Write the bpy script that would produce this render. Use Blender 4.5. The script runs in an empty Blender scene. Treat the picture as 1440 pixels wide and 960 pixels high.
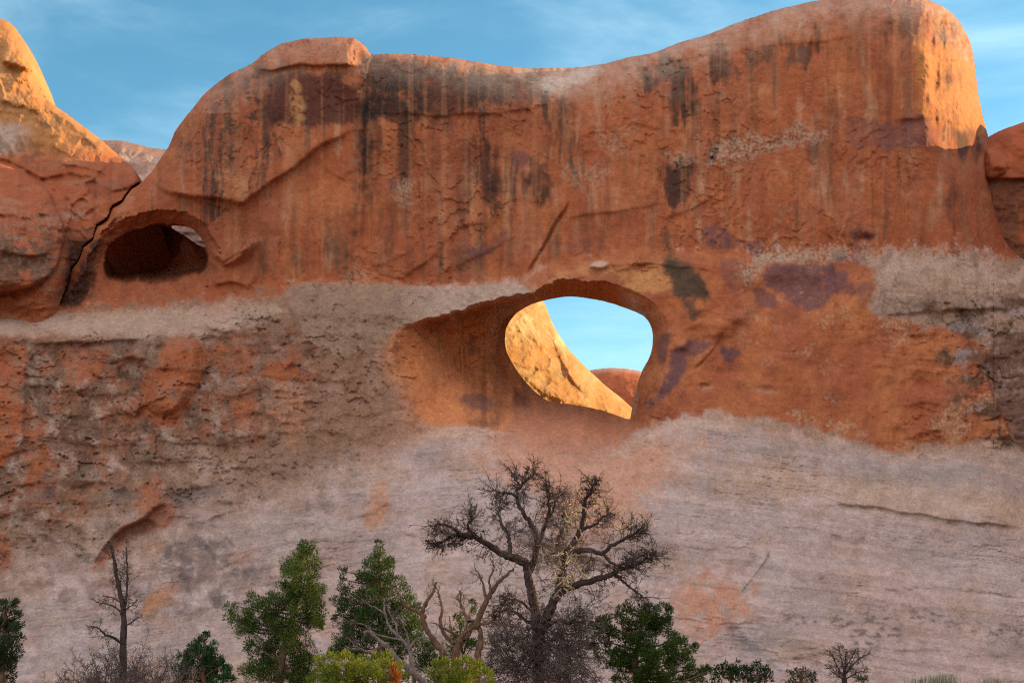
import bpy, math, random
import numpy as np

# ------------------------------------------------------------------ camera, sky, sun, exposure
scene = bpy.context.scene
col = scene.collection
CAM = np.array([0.0, -80.0, 1.7])
PITCH = math.radians(13.0)
FPX = 720.0 / math.tan(math.radians(20.5))
cam_data = bpy.data.cameras.new("camera")
cam_data.sensor_width = 36.0
cam_data.lens = 18.0 / math.tan(math.radians(20.5))
cam_data.clip_end = 5000.0
cam = bpy.data.objects.new("camera", cam_data)
cam.location = CAM
cam.rotation_euler = (math.radians(90.0) + PITCH, 0, 0)
col.objects.link(cam)
scene.camera = cam

SUN_EL, SUN_AZ = math.radians(17.0), math.radians(72.0)      # azimuth from +Y towards +X
SUN = np.array([math.cos(SUN_EL) * math.sin(SUN_AZ), math.cos(SUN_EL) * math.cos(SUN_AZ), math.sin(SUN_EL)])
sun_data = bpy.data.lights.new("sun", 'SUN')
sun_data.energy = 4.6
sun_data.angle = math.radians(0.5)
sun_data.color = (1.0, 0.66, 0.29)
sun = bpy.data.objects.new("sun", sun_data)
sun.rotation_euler = (math.radians(90) - SUN_EL, 0, math.radians(180) - SUN_AZ)
sun.location = (80, 30, 60)
col.objects.link(sun)

world = bpy.data.worlds.new("World")
scene.world = world
world.use_nodes = True
wn, wl = world.node_tree.nodes, world.node_tree.links
wn.clear()
def wnode(kind, **kw):
    n = wn.new(kind)
    for k, v in kw.items():
        setattr(n, k, v)
    return n
w_out = wnode('ShaderNodeOutputWorld')
w_bg = wnode('ShaderNodeBackground')
w_bg.inputs['Strength'].default_value = 0.078
sky = wnode('ShaderNodeTexSky', sky_type='NISHITA', sun_disc=False, sun_elevation=SUN_EL, sun_rotation=SUN_AZ,
            air_density=1.0, dust_density=1.2, ozone_density=1.4, altitude=1500.0)
tint = wnode('ShaderNodeMix', data_type='RGBA', blend_type='MULTIPLY')
tint.inputs['Factor'].default_value = 1.0
tint.inputs['B'].default_value = SKY_TINT = (0.88, 1.50, 1.42, 1)
wl.new(sky.outputs['Color'], tint.inputs['A'])
w_tc = wnode('ShaderNodeTexCoord')
w_map = wnode('ShaderNodeMapping')
w_map.inputs['Scale'].default_value = (1.0, 1.0, 2.6)
w_map.inputs['Rotation'].default_value = (0.1, 0.25, 0.3)
wl.new(w_tc.outputs['Generated'], w_map.inputs['Vector'])
cl = wnode('ShaderNodeTexNoise')
cl.inputs['Scale'].default_value = 3.2
cl.inputs['Detail'].default_value = 9.0
cl.inputs['Roughness'].default_value = 0.58
cl.inputs['Distortion'].default_value = 0.5
wl.new(w_map.outputs['Vector'], cl.inputs['Vector'])
cr = wnode('ShaderNodeMapRange', interpolation_type='SMOOTHSTEP')
cr.inputs['From Min'].default_value = 0.36
cr.inputs['From Max'].default_value = 0.78
cr.inputs['To Max'].default_value = 0.6
wl.new(cl.outputs['Fac'], cr.inputs['Value'])
wisps = wnode('ShaderNodeMix', data_type='RGBA')
wl.new(cr.outputs['Result'], wisps.inputs['Factor'])
wl.new(tint.outputs['Result'], wisps.inputs['A'])
wisps.inputs['B'].default_value = (5.4, 7.6, 8.6, 1)
# added bright cloud overhead and behind the camera, as fill for the shaded rock
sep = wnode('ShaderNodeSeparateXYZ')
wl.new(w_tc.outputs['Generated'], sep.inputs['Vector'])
fill_cloud = wnode('ShaderNodeMapRange', interpolation_type='SMOOTHSTEP')
fill_cloud.inputs['From Min'].default_value = 0.12
fill_cloud.inputs['From Max'].default_value = 0.92
fill_y = wnode('ShaderNodeMath', operation='MULTIPLY'); fill_y.inputs[1].default_value = -0.5
wl.new(sep.outputs['Y'], fill_y.inputs[0])
fill_dir = wnode('ShaderNodeMath', operation='MULTIPLY_ADD'); fill_dir.inputs[1].default_value = 0.85
wl.new(sep.outputs['Z'], fill_dir.inputs[0]); wl.new(fill_y.outputs['Value'], fill_dir.inputs[2])
wl.new(fill_dir.outputs['Value'], fill_cloud.inputs['Value'])
fill_noise = wnode('ShaderNodeMapRange')
fill_noise.inputs['From Min'].default_value = 0.25
fill_noise.inputs['From Max'].default_value = 0.7
fill_noise.inputs['To Min'].default_value = 0.45
fill_noise.inputs['To Max'].default_value = 1.0
wl.new(cl.outputs['Fac'], fill_noise.inputs['Value'])
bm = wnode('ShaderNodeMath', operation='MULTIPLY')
wl.new(fill_cloud.outputs['Result'], bm.inputs[0])
wl.new(fill_noise.outputs['Result'], bm.inputs[1])
fill_mix = wnode('ShaderNodeMix', data_type='RGBA')
wl.new(bm.outputs['Value'], fill_mix.inputs['Factor'])
wl.new(wisps.outputs['Result'], fill_mix.inputs['A'])
fill_mix.inputs['B'].default_value = (10.6, 9.3, 8.6, 1)
wl.new(fill_mix.outputs['Result'], w_bg.inputs['Color'])
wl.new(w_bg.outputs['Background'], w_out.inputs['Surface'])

scene.view_settings.view_transform = 'Standard'
scene.view_settings.look = 'None'
scene.view_settings.exposure = 1.1
scene.view_settings.gamma = 1.0
scene.view_settings.use_curve_mapping = False
scene.render.engine = 'CYCLES'
scene.cycles.max_bounces = 6
scene.cycles.diffuse_bounces = 4
scene.cycles.use_denoising = False
scene.cycles.filter_width = 1.15
scene.cycles.use_adaptive_sampling = False

# ------------------------------------------------------------------ helpers
SP, CP = math.sin(PITCH), math.cos(PITCH)

def P(px, py, y):
    """World point at depth y seen at photo pixel (px, py) of the 1440 x 960 photograph."""
    px, py, y = np.asarray(px, float), np.asarray(py, float), np.asarray(y, float)
    a, b = px - 720.0, 480.0 - py
    dy = FPX * CP - b * SP
    t = (y - CAM[1]) / dy
    return np.stack([a * t + CAM[0], y + 0 * a, CAM[2] + (FPX * SP + b * CP) * t], -1)

def project(p):
    q = p - CAM
    f = q[..., 1] * CP + q[..., 2] * SP
    u = -q[..., 1] * SP + q[..., 2] * CP
    return 720.0 + FPX * q[..., 0] / f, 480.0 - FPX * u / f

def sm(a, b, x):
    t = np.clip((x - a) / (b - a), 0, 1)
    return t * t * (3 - 2 * t)

_tabs = {}
def gnoise(x, y, seed):
    if seed not in _tabs:
        a = np.random.default_rng(seed).random((256, 256)) * 2 * np.pi
        _tabs[seed] = (np.cos(a).astype(np.float32), np.sin(a).astype(np.float32))
    gx, gy = _tabs[seed]
    xi, yi = np.floor(x).astype(np.int64), np.floor(y).astype(np.int64)
    fx, fy = (x - xi).astype(np.float32), (y - yi).astype(np.float32)
    x0, x1, y0, y1 = xi & 255, (xi + 1) & 255, yi & 255, (yi + 1) & 255
    ux, uy = fx * fx * fx * (fx * (fx * 6 - 15) + 10), fy * fy * fy * (fy * (fy * 6 - 15) + 10)
    n00 = gx[x0, y0] * fx + gy[x0, y0] * fy
    n10 = gx[x1, y0] * (fx - 1) + gy[x1, y0] * fy
    n01 = gx[x0, y1] * fx + gy[x0, y1] * (fy - 1)
    n11 = gx[x1, y1] * (fx - 1) + gy[x1, y1] * (fy - 1)
    a, b = n00 + ux * (n10 - n00), n01 + ux * (n11 - n01)
    return (a + uy * (b - a)) * 1.5

def fbm(x, y, octv=4, seed=0, gain=0.5):
    s, amp, tot = 0, 1.0, 0
    for i in range(octv):
        s = s + amp * gnoise(x, y, seed * 17 + i)
        tot += amp
        amp *= gain
        x, y = 1.62 * x - 1.20 * y + 7.3, 1.20 * x + 1.62 * y + 3.1     # turn every octave
    return s / tot

def fbm_axis(x, y, octv=4, seed=0, gain=0.5):
    s, amp, tot = 0, 1.0, 0
    for i in range(octv):
        s = s + amp * gnoise(x, y, seed * 17 + i)
        tot += amp
        amp *= gain
        x, y = 2.03 * x + 11.7, 2.03 * y + 5.1
    return s / tot

def catmull(pts, n=5, closed=True):
    p = np.asarray(pts, float)
    m = len(p)
    out = []
    for i in range(m if closed else m - 1):
        if closed:
            a, b, c, d = p[(i - 1) % m], p[i], p[(i + 1) % m], p[(i + 2) % m]
        else:
            a, b, c, d = p[max(i - 1, 0)], p[i], p[i + 1], p[min(i + 2, m - 1)]
        for t in np.arange(n) / n:
            out.append(0.5 * (2 * b + (c - a) * t + (2 * a - 5 * b + 4 * c - d) * t * t + (3 * b - a - 3 * c + d) * t ** 3))
    if not closed:
        out.append(p[-1])
    return np.array(out)

def seg_near(poly, u, v, closed):
    """distance to the nearest segment, nearest point, side (cross) and place along the line."""
    best = np.full(u.shape, 1e9)
    nu, nv = np.zeros_like(u), np.zeros_like(u)
    cross, along = np.zeros_like(u), np.zeros_like(u)
    n = len(poly)
    last = n if closed else n - 1
    seg = np.array([np.hypot(*(poly[(i + 1) % n] - poly[i])) for i in range(last)])
    cum = np.concatenate([[0], np.cumsum(seg)]) / max(seg.sum(), 1e-9)
    for i in range(last):
        a, b = poly[i], poly[(i + 1) % n]
        d = b - a
        L2 = max(d @ d, 1e-9)
        t = np.clip(((u - a[0]) * d[0] + (v - a[1]) * d[1]) / L2, 0, 1)
        qu, qv = a[0] + t * d[0], a[1] + t * d[1]
        dd = (u - qu) ** 2 + (v - qv) ** 2
        k = dd < best
        best = np.where(k, dd, best)
        nu, nv = np.where(k, qu, nu), np.where(k, qv, nv)
        cross = np.where(k, d[0] * (v - a[1]) - d[1] * (u - a[0]), cross)
        along = np.where(k, cum[i] + t * (cum[i + 1] - cum[i]), along)
    return np.sqrt(best), nu, nv, cross, along

def inside(poly, u, v):
    r = np.zeros(u.shape, bool)
    n = len(poly)
    for i in range(n):
        (x0, y0), (x1, y1) = poly[i], poly[(i + 1) % n]
        if y0 == y1:
            continue
        k = ((y0 > v) != (y1 > v)) & (u < (x1 - x0) * (v - y0) / (y1 - y0) + x0)
        r ^= k
    return r

def sdist(poly, u, v, margin=60.0):
    """signed distance to a closed outline, positive outside; far points get +margin."""
    poly = np.asarray(poly, float)
    out = np.full(u.shape, float(margin))
    lo, hi = poly.min(0) - margin, poly.max(0) + margin
    k = (u > lo[0]) & (u < hi[0]) & (v > lo[1]) & (v < hi[1])
    if k.any():
        d = seg_near(poly, u[k], v[k], True)[0]
        out[k] = np.where(inside(poly, u[k], v[k]), -d, np.minimum(d, margin))
    return out

def blur(a, s):
    r = max(1, int(round(s)))
    for ax in (0, 1):
        for _ in range(3):
            b = np.moveaxis(a, ax, 0)
            pad = np.concatenate([np.repeat(b[:1], r + 1, 0), b, np.repeat(b[-1:], r, 0)], 0)
            c = np.cumsum(pad, 0)
            b = (c[2 * r + 1:] - c[:-2 * r - 1]) / (2 * r + 1)
            a = np.moveaxis(b, 0, ax)
    return a

def mixc(c, rgb, m):
    m = np.clip(m, 0, 1)[..., None]
    return c * (1 - m) + np.asarray(rgb, float) * m

def mesh_object(name, verts, faces, mat, parent=None, colors=None, smooth=True):
    """faces: an (n, 3) or (n, 4) index array, or a list of such arrays."""
    me = bpy.data.meshes.new(name)
    fl = [np.asarray(f, np.int64) for f in (faces if isinstance(faces, list) else [faces]) if len(f)]
    verts = np.asarray(verts, np.float32)
    me.vertices.add(len(verts))
    me.vertices.foreach_set("co", verts.ravel())
    loops = np.concatenate([f.ravel() for f in fl]).astype(np.int32)
    totals = np.concatenate([np.full(len(f), f.shape[1]) for f in fl]).astype(np.int32)
    starts = np.concatenate([[0], np.cumsum(totals)[:-1]]).astype(np.int32)
    me.loops.add(len(loops))
    me.loops.foreach_set("vertex_index", loops)
    me.polygons.add(len(totals))
    me.polygons.foreach_set("loop_start", starts)
    me.polygons.foreach_set("loop_total", totals)
    me.polygons.foreach_set("use_smooth", np.full(len(totals), smooth))
    me.update(calc_edges=True)
    if colors is not None:
        ca = me.color_attributes.new("pigment", 'FLOAT_COLOR', 'POINT')
        ca.data.foreach_set("color", np.asarray(colors, np.float32).ravel())
    me.materials.append(mat)
    o = bpy.data.objects.new(name, me)
    col.objects.link(o)
    if parent is not None:
        o.parent = parent
        o.matrix_parent_inverse = parent.matrix_world.inverted()
    return o

def tag(o, label=None, cat=None, group=None, kind=None):
    for k, v in (('label', label), ('category', cat), ('group', group), ('kind', kind)):
        if v:
            o[k] = v
    return o

def new_mat(name):
    m = bpy.data.materials.new(name)
    m.use_nodes = True
    return m, m.node_tree.nodes, m.node_tree.links, m.node_tree.nodes['Principled BSDF']

# ------------------------------------------------------------------ sandstone material
def rock_material(name, grain=1.0, speck=1.0):
    m, n, l, b = new_mat(name)
    b.inputs['Roughness'].default_value = 0.92
    b.inputs['Specular IOR Level'].default_value = 0.18
    at = n.new('ShaderNodeAttribute'); at.attribute_name = 'pigment'
    geo = n.new('ShaderNodeNewGeometry')
    def noise(scale, detail, rough, sz=1.0):
        mp = n.new('ShaderNodeMapping'); mp.inputs['Scale'].default_value = (1, 1, sz)
        l.new(geo.outputs['Position'], mp.inputs['Vector'])
        t = n.new('ShaderNodeTexNoise')
        t.inputs['Scale'].default_value = scale; t.inputs['Detail'].default_value = detail; t.inputs['Roughness'].default_value = rough
        l.new(mp.outputs['Vector'], t.inputs['Vector'])
        return t
    def ramp(src, a, bb, lo, hi):
        r = n.new('ShaderNodeMapRange')
        for k, v in (('From Min', a), ('From Max', bb), ('To Min', lo), ('To Max', hi)):
            r.inputs[k].default_value = v
        l.new(src, r.inputs['Value'])
        return r.outputs['Result']
    n1 = noise(2.2, 10, 0.72)
    n2 = noise(9.0, 7, 0.8)
    n3 = noise(3.0, 4, 0.6, 4.0)
    f1 = ramp(n1.outputs['Fac'], 0.3, 0.7, 0.80, 1.20)
    f2 = ramp(n2.outputs['Fac'], 0.32, 0.68, 0.62, 1.38)
    f3 = ramp(n3.outputs['Fac'], 0.3, 0.7, 0.92, 1.08)
    gm = n.new('ShaderNodeMapRange'); gm.inputs['To Min'].default_value = 0.35; gm.inputs['To Max'].default_value = 1.0; l.new(at.outputs['Alpha'], gm.inputs['Value'])
    fm = n.new('ShaderNodeMix'); fm.inputs['A'].default_value = 1.0; l.new(gm.outputs['Result'], fm.inputs['Factor']); l.new(f2, fm.inputs['B']); f2 = fm.outputs['Result']
    mu = n.new('ShaderNodeMath'); mu.operation = 'MULTIPLY'; l.new(f1, mu.inputs[0]); l.new(f2, mu.inputs[1])
    mu2 = n.new('ShaderNodeMath'); mu2.operation = 'MULTIPLY'; l.new(mu.outputs[0], mu2.inputs[0]); l.new(f3, mu2.inputs[1])
    sc = n.new('ShaderNodeVectorMath'); sc.operation = 'SCALE'
    l.new(at.outputs['Color'], sc.inputs[0]); l.new(mu2.outputs[0], sc.inputs['Scale'])
    # dark and pale lichen specks, only where the rock is weathered (alpha of the pigment)
    s1 = ramp(noise(6.5, 4, 0.75).outputs['Fac'], 0.60, 0.68, 0.0, 0.75 * speck)
    s2 = ramp(noise(8.5, 4, 0.75).outputs['Fac'], 0.61, 0.69, 0.0, 0.55 * speck)
    def masked(s):
        k = n.new('ShaderNodeMath'); k.operation = 'MULTIPLY'; l.new(s, k.inputs[0]); l.new(at.outputs['Alpha'], k.inputs[1]); return k.outputs[0]
    d = n.new('ShaderNodeMix'); d.data_type = 'RGBA'; l.new(masked(s1), d.inputs['Factor']); l.new(sc.outputs['Vector'], d.inputs['A'])
    d.inputs['B'].default_value = (0.075, 0.052, 0.045, 1)
    p = n.new('ShaderNodeMix'); p.data_type = 'RGBA'; l.new(masked(s2), p.inputs['Factor']); l.new(d.outputs['Result'], p.inputs['A'])
    p.inputs['B'].default_value = (0.43, 0.32, 0.26, 1)
    l.new(p.outputs['Result'], b.inputs['Base Color'])
    nb = noise(4.0, 10, 0.78)
    bs = n.new('ShaderNodeMath'); bs.operation = 'MULTIPLY_ADD'
    l.new(at.outputs['Alpha'], bs.inputs[0]); bs.inputs[1].default_value = 0.55 * grain; bs.inputs[2].default_value = 0.26 * grain
    bp = n.new('ShaderNodeBump'); bp.inputs['Distance'].default_value = 0.12
    l.new(bs.outputs[0], bp.inputs['Strength']); l.new(nb.outputs['Fac'], bp.inputs['Height']); l.new(bp.outputs['Normal'], b.inputs['Normal'])
    return m
MAT_ROCK = rock_material('weathered_sandstone')

RED, ORANGE, BRICK = (0.310, 0.086, 0.036), (0.40, 0.138, 0.054), (0.18, 0.050, 0.027)
PURPLE, BLACK, BROWN = (0.135, 0.060, 0.062), (0.022, 0.016, 0.015), (0.110, 0.062, 0.040)
TAN, GREY, PINK = (0.44, 0.285, 0.18), (0.50, 0.378, 0.345), (0.53, 0.345, 0.27)

def sheet(name, us, top, vbot, field, Y0, S, u0, v0, back, mat, hole=None, rows=None, roll_rows=True, holes=()):
    """A rock body: its front is a relief over (u, v) columns from the skyline down, its top rolls over to a back wall.
    field = dict(Y, C) rasters with spacing S and origin (u0, v0)."""
    nv, nu = field['Y'].shape
    def samp(a, u, v):
        x, y = np.clip((u - u0) / S, 0, nu - 1.001), np.clip((v - v0) / S, 0, nv - 1.001)
        i, j = x.astype(int), y.astype(int)
        fx, fy = x - i, y - j
        if a.ndim == 3:
            fx, fy = fx[..., None], fy[..., None]
        return (a[j, i] * (1 - fx) + a[j, i + 1] * fx) * (1 - fy) + (a[j + 1, i] * (1 - fx) + a[j + 1, i + 1] * fx) * fy
    T = top(us)
    n = rows or int((vbot - T.min()) / S)
    s = np.concatenate([[0, .0004, .0011, .002, .0032, .0047], np.linspace(.0065, 1, n)]) if roll_rows else np.linspace(0, 1, n)
    Ug = np.broadcast_to(us[None, :], (len(s), len(us))).copy()
    Vg = T[None, :] + s[:, None] * (vbot - T)[None, :]
    keep = np.ones(Ug.shape, bool)
    for h in holes:
        sd = sdist(h, Ug, Vg, 8.0)
        k = np.abs(sd) < 0.75 * S
        if k.any():
            _, qu, qv, _, _ = seg_near(h, Ug[k], Vg[k], True)
            Ug[k], Vg[k] = qu, qv
            sd[k] = 0
        keep &= sd >= -1e-6
    Yg = samp(field['Y'], Ug, Vg)
    Cg = samp(field['C'], Ug, Vg)
    W = P(Ug, Vg, Yg)
    nr, nc = Ug.shape
    idx = np.arange(nr * nc).reshape(nr, nc)
    ok = keep[:-1, :-1] & keep[1:, :-1] & keep[:-1, 1:] & keep[1:, 1:]
    f = np.stack([idx[:-1, :-1], idx[1:, :-1], idx[1:, 1:], idx[:-1, 1:]], -1)[ok]
    # back wall, coarser
    bc = np.unique(np.concatenate([np.arange(0, nc, 4), [nc - 1]]))
    tv = W[0, bc]
    nb = 40
    q = np.linspace(0, 1, nb)
    depth = np.maximum((back(us[bc]) if callable(back) else back) - tv[:, 1], 1.0)
    by = tv[None, :, 1] + depth[None] * np.sin(np.clip(q * 5, 0, 1) * np.pi / 2)[:, None]
    bz = tv[None, :, 2] - 0.02 - depth[None] * 0.55 * (1 - np.cos(np.clip(q * 5, 0, 1) * np.pi / 2))[:, None]
    drop = np.clip((q - .2) / .8, 0, 1)[:, None]
    bz = bz * (1 - drop) + (-1.0) * drop
    bx = np.broadcast_to(tv[None, :, 0], by.shape)
    B = np.stack([bx, by, bz], -1)
    B[0] = tv
    bkeep = np.ones(B.shape[:2], bool)
    pu, pv = project(B)
    for h in holes:
        bkeep &= sdist(h, pu, pv, 80.0) > 14.0
    bi = np.arange(B[..., 0].size).reshape(B.shape[:2]) + nr * nc
    okb = bkeep[:-1, :-1] & bkeep[1:, :-1] & bkeep[:-1, 1:] & bkeep[1:, 1:]
    fb = np.stack([bi[:-1, :-1], bi[:-1, 1:], bi[1:, 1:], bi[1:, :-1]], -1)[okb]
    CB = np.broadcast_to(Cg[3, bc][None], B.shape[:2] + (4,))
    V_all, C_all, F_all = [W.reshape(-1, 3), B.reshape(-1, 3)], [Cg.reshape(-1, 4), CB.reshape(-1, 4)], [f, fb]
    base = nr * nc + B[..., 0].size
    for h in holes:                                             # the inner wall of each opening, from its rim to the back of the fin
        cen = h.mean(0)
        rings = []
        y1 = samp(field['Y'], h[:, 0], h[:, 1])
        for k, (grow, dy) in enumerate(((0, 0), (1.5, .4), (5, 1.2), (12, 2.6), (34, 5.0))):
            d = h - cen
            hh = h + d / np.linalg.norm(d, axis=1)[:, None] * grow
            rings.append(P(hh[:, 0], hh[:, 1], y1 + dy))
        R = np.stack(rings)
        m_ = len(h)
        ri = np.arange(R[..., 0].size).reshape(R.shape[:2]) + base
        F_all.append(np.stack([ri[:-1], np.roll(ri[:-1], -1, 1), np.roll(ri[1:], -1, 1), ri[1:]], -1).reshape(-1, 4))
        V_all.append(R.reshape(-1, 3))
        ch = samp(field['C'], h[:, 0], h[:, 1])
        C_all.append(np.broadcast_to(ch[None], R.shape[:2] + (4,)).reshape(-1, 4))
        base += R[..., 0].size
    return mesh_object(name, np.concatenate(V_all), F_all, mat, colors=np.concatenate(C_all))

def raster(u0, u1, v0, v1, S):
    us, vs = np.arange(u0, u1 + S, S), np.arange(v0, v1 + S, S)
    return np.meshgrid(us, vs)

def crack_step(U, V, dY, pts, h, L=60.0, w=1.3, groove=0.0, below=False, warp=None, n=5):
    """an exfoliation edge: rock above the traced line (below=True: under it) stands proud by h, fading over L pixels."""
    poly = catmull(pts, n, False)
    lo, hi = poly.min(0) - 2.6 * L - 8, poly.max(0) + 2.6 * L + 8
    k = (U > lo[0]) & (U < hi[0]) & (V > lo[1]) & (V < hi[1])
    u, v = U[k], V[k]
    if warp is not None:
        u, v = u + warp[0][k], v + warp[1][k]
    d, _, _, c, al = seg_near(poly, u, v, False)
    s = np.where(c < 0, d, -d) * (-1 if below else 1)
    fade = sm(0, .15, al) * sm(1, .85, al)
    prof = 1 / (1 + np.exp(-np.clip(s / w, -30, 30))) * np.exp(-(np.maximum(s, 0) / L) ** 1.4)
    dY[k] += fade * (-h * prof + groove * np.exp(-(s / (w * 1.3)) ** 2))
# ------------------------------------------------------------------ the great fin with the arch
S = 1.25
U0, V0 = -110.0, -50.0
U, V = raster(U0, 1560, V0, 1020, S)
XM, ZM = (U - 720) * 0.0425, (960 - V) * 0.0425
WU = 14 * fbm(XM * .55, ZM * .55, 4, 11)
WV = 14 * fbm(XM * .55 + 50, ZM * .55, 4, 12)
wu, wv = WU * .35, WV * .35

TOP = np.array([(-120, 436), (60, 438), (84, 431), (92, 412), (97, 398), (101, 380), (112, 364), (117, 348), (131, 337), (136, 319), (152, 308), (158, 292), (172, 284), (184, 268), (197, 259), (215, 240), (228, 220), (238, 205),
    (245, 186), (256, 170), (270, 154), (284, 136), (300, 121), (325, 103), (350, 92), (370, 77), (395, 62), (425, 55), (452, 53), (475, 52),
    (498, 54), (512, 63), (519, 73), (523, 77), (565, 76), (600, 78), (630, 81), (655, 85), (680, 89), (720, 95), (760, 96), (795, 96), (825, 94),
    (865, 86), (920, 74), (950, 62), (1000, 47), (1050, 27), (1100, 12), (1150, 1), (1190, -5), (1240, -8), (1280, -5), (1305, 0), (1322, 7),
    (1338, 18), (1350, 32), (1359, 48), (1366, 65), (1370, 85), (1373, 112), (1377, 140), (1383, 168), (1389, 190), (1393, 215), (1396, 245),
    (1398, 275), (1404, 302), (1413, 325), (1424, 348), (1434, 362), (1450, 368), (1570, 372)], float)
_tn = 2.2 * fbm(np.arange(-120, 1571) * .03, np.zeros(1691), 4, 77) + 1.3 * fbm(np.arange(-120, 1571) * .2, np.zeros(1691), 3, 78)
def top_of(u):
    return np.interp(u, TOP[:, 0], TOP[:, 1]) + np.interp(u, np.arange(-120, 1571), _tn)

def ctl(*pairs):
    a = np.array(pairs, float)
    return np.interp(U, a[:, 0], a[:, 1])
FT = ctl((-110, 428), (60, 436), (90, 432), (300, 418), (400, 398), (500, 401), (640, 402), (720, 392), (760, 378), (850, 362), (900, 358), (1000, 360), (1100, 356), (1250, 350), (1330, 352), (1400, 356), (1434, 364), (1560, 370)) + WV * ctl((-110, .55), (420, .5), (470, .22), (760, .22), (1040, .45), (1560, .45))
B1 = FT + ctl((-110, 36), (100, 38), (250, 42), (330, 40), (420, 30), (520, 34), (640, 30), (720, 18), (800, 10), (1000, 14), (1150, 30), (1250, 46), (1440, 50), (1560, 50)) + WV * ctl((-110, .8), (420, .7), (600, .3), (1560, .5))
B2 = ctl((-110, 800), (0, 790), (120, 770), (250, 730), (400, 690), (520, 640), (620, 606), (700, 610), (860, 628), (930, 600), (1000, 588), (1060, 596), (1130, 612), (1250, 634), (1330, 630), (1440, 622), (1560, 620)) + WV * .5
YB2 = ctl((-110, -10.5), (300, -9.5), (600, -8.2), (1000, -8.0), (1300, -7.6), (1560, -8.5))
YB1 = ctl((-110, -5.2), (250, -5.4), (450, -4.6), (700, -3.8), (900, -3.2), (1100, -3.6), (1300, -4.6), (1560, -5.0))
YFT = ctl((-110, -1.2), (100, -1.2), (300, -1.4), (420, -2.4), (650, -1.6), (800, -2.2), (1000, -2.2), (1200, -1.6), (1330, -.6), (1420, 0.5), (1560, 1.5))
YTP = ctl((-110, -.8), (200, -.8), (300, -.8), (420, 0), (500, .6), (700, 1.2), (900, 1.2), (1250, 1.6), (1560, 2))
Tg = np.broadcast_to(top_of(U[0])[None], U.shape)
def lerp(va, ya, vb, yb):
    return ya + (yb - ya) * np.clip((V - va) / np.maximum(vb - va, 1), 0, 1)
Y = np.where(V > B2, lerp(B2, YB2, 1020.0, -25.0),
    np.where(V > B1, lerp(B1, YB1, B2, YB2), np.where(V > FT, lerp(FT, YFT, B1, YB1), lerp(np.minimum(Tg, FT - 20), YTP, FT, YFT))))
Y = blur(Y, 4.0)

# the end of the fin turns away to the right; the left shoulder turns away too
UC = np.interp(V, [-50, 60, 165, 260, 360, 420], [1296, 1300, 1307, 1330, 1362, 1450])
turn = np.where(V < 400, np.maximum(U - UC + .9 * WU, 0) * .0425, 0)
Y += blur(np.minimum(turn * 2.1, 6.5) * sm(400, 345, V), 5)

# rolling over at the skyline
tp = np.stack([TOP[:, 0], np.interp(TOP[:, 0], TOP[:, 0], TOP[:, 1])], -1)
tline = np.stack([np.arange(-118, 1568, 4.0), top_of(np.arange(-118, 1568, 4.0))], -1)
near = (V < Tg + 190) & (V < 460)
dt = np.full(U.shape, 400.0)
for a in range(0, len(tline) - 1, 60):
    seg = tline[a:a + 61]
    k = near & (U > seg[0, 0] - 150) & (U < seg[-1, 0] + 150)
    dt[k] = np.minimum(dt[k], seg_near(seg, U[k], V[k], False)[0])
dt = np.where(V < Tg, 0, dt)
RR = ctl((-110, 1.2), (90, 1.6), (200, 2.4), (260, 3.6), (420, 3.4), (515, 1.4), (530, 1.4), (680, 2.6), (800, 4.2), (900, 4.4), (1100, 5.0), (1290, 4.6), (1350, 3.0), (1400, 2.4), (1440, 1.6), (1560, 1.6))
r_ = np.clip(dt * .0425 / RR, 0, 1)
ROLL = RR * (1 - np.sqrt(np.maximum(0, 1 - (1 - r_) ** 2)))
Y += ROLL

# --- the arch
HOLE = catmull([(800, 417), (824, 419), (847, 423), (865, 428), (882, 434), (897, 440), (908, 447), (915, 458), (918, 472), (917, 488), (913, 503), (905, 517), (899, 532),
    (894, 548), (890, 566), (887, 584), (884, 589), (868, 584), (850, 578), (830, 573), (808, 569), (785, 566), (768, 562), (750, 548), (735, 532), (724, 516), (714, 498),
    (710, 480), (712, 462), (721, 446), (734, 435), (750, 427), (772, 421)], 5)
_j = np.arange(len(HOLE))
HOLE += np.stack([.7 * fbm(_j * .37, _j * 0.0, 3, 5), .7 * fbm(_j * .37, _j * 0 + 9., 3, 6)], -1)
RIM = catmull([(743, 411), (770, 398), (800, 394), (850, 396), (890, 407), (918, 424), (936, 446), (940, 480), (934, 520), (924, 560), (916, 600), (892, 628), (850, 642), (800, 634),
    (752, 618), (700, 606), (672, 600), (648, 598), (620, 603), (596, 598), (578, 580), (567, 548), (552, 513), (553, 482), (565, 460), (598, 449), (647, 436), (693, 421)], 5)
hd = sdist(HOLE, U + 0 * wu, V, 300)
nfe = fbm(XM * 1.1, ZM * .95, 6, 40, .62)
rd = -sdist(RIM, U + wu + 5 * nfe, V + wv + 7 * nfe, 10)
ins = rd > 0
ratio = np.clip(rd / np.maximum(rd + np.maximum(hd, 0), 1e-3), 0, 1)
drop = sm(620, 560, V) * sm(900, 780, U) * np.clip(.15 + sm(560, 640, U + .9 * (470 - V)), 0, 1)
g = drop * (.20 * sm(0, .10, ratio) + .80 * ratio ** .95) + (1 - drop) * ratio ** 1.25
Ym = np.where(hd > 0, Y, Y)
base_h = np.where(V > 560, -6.5, -3.0)
YH = 3.4 - 1.4 * sm(760, 830, U) - 5.0 * sm(845, 905, U) - 1.2 * sm(540, 590, V) * sm(880, 800, U)
Yc = np.where(ins, Y * (1 - g) + YH * g, Y)
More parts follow.
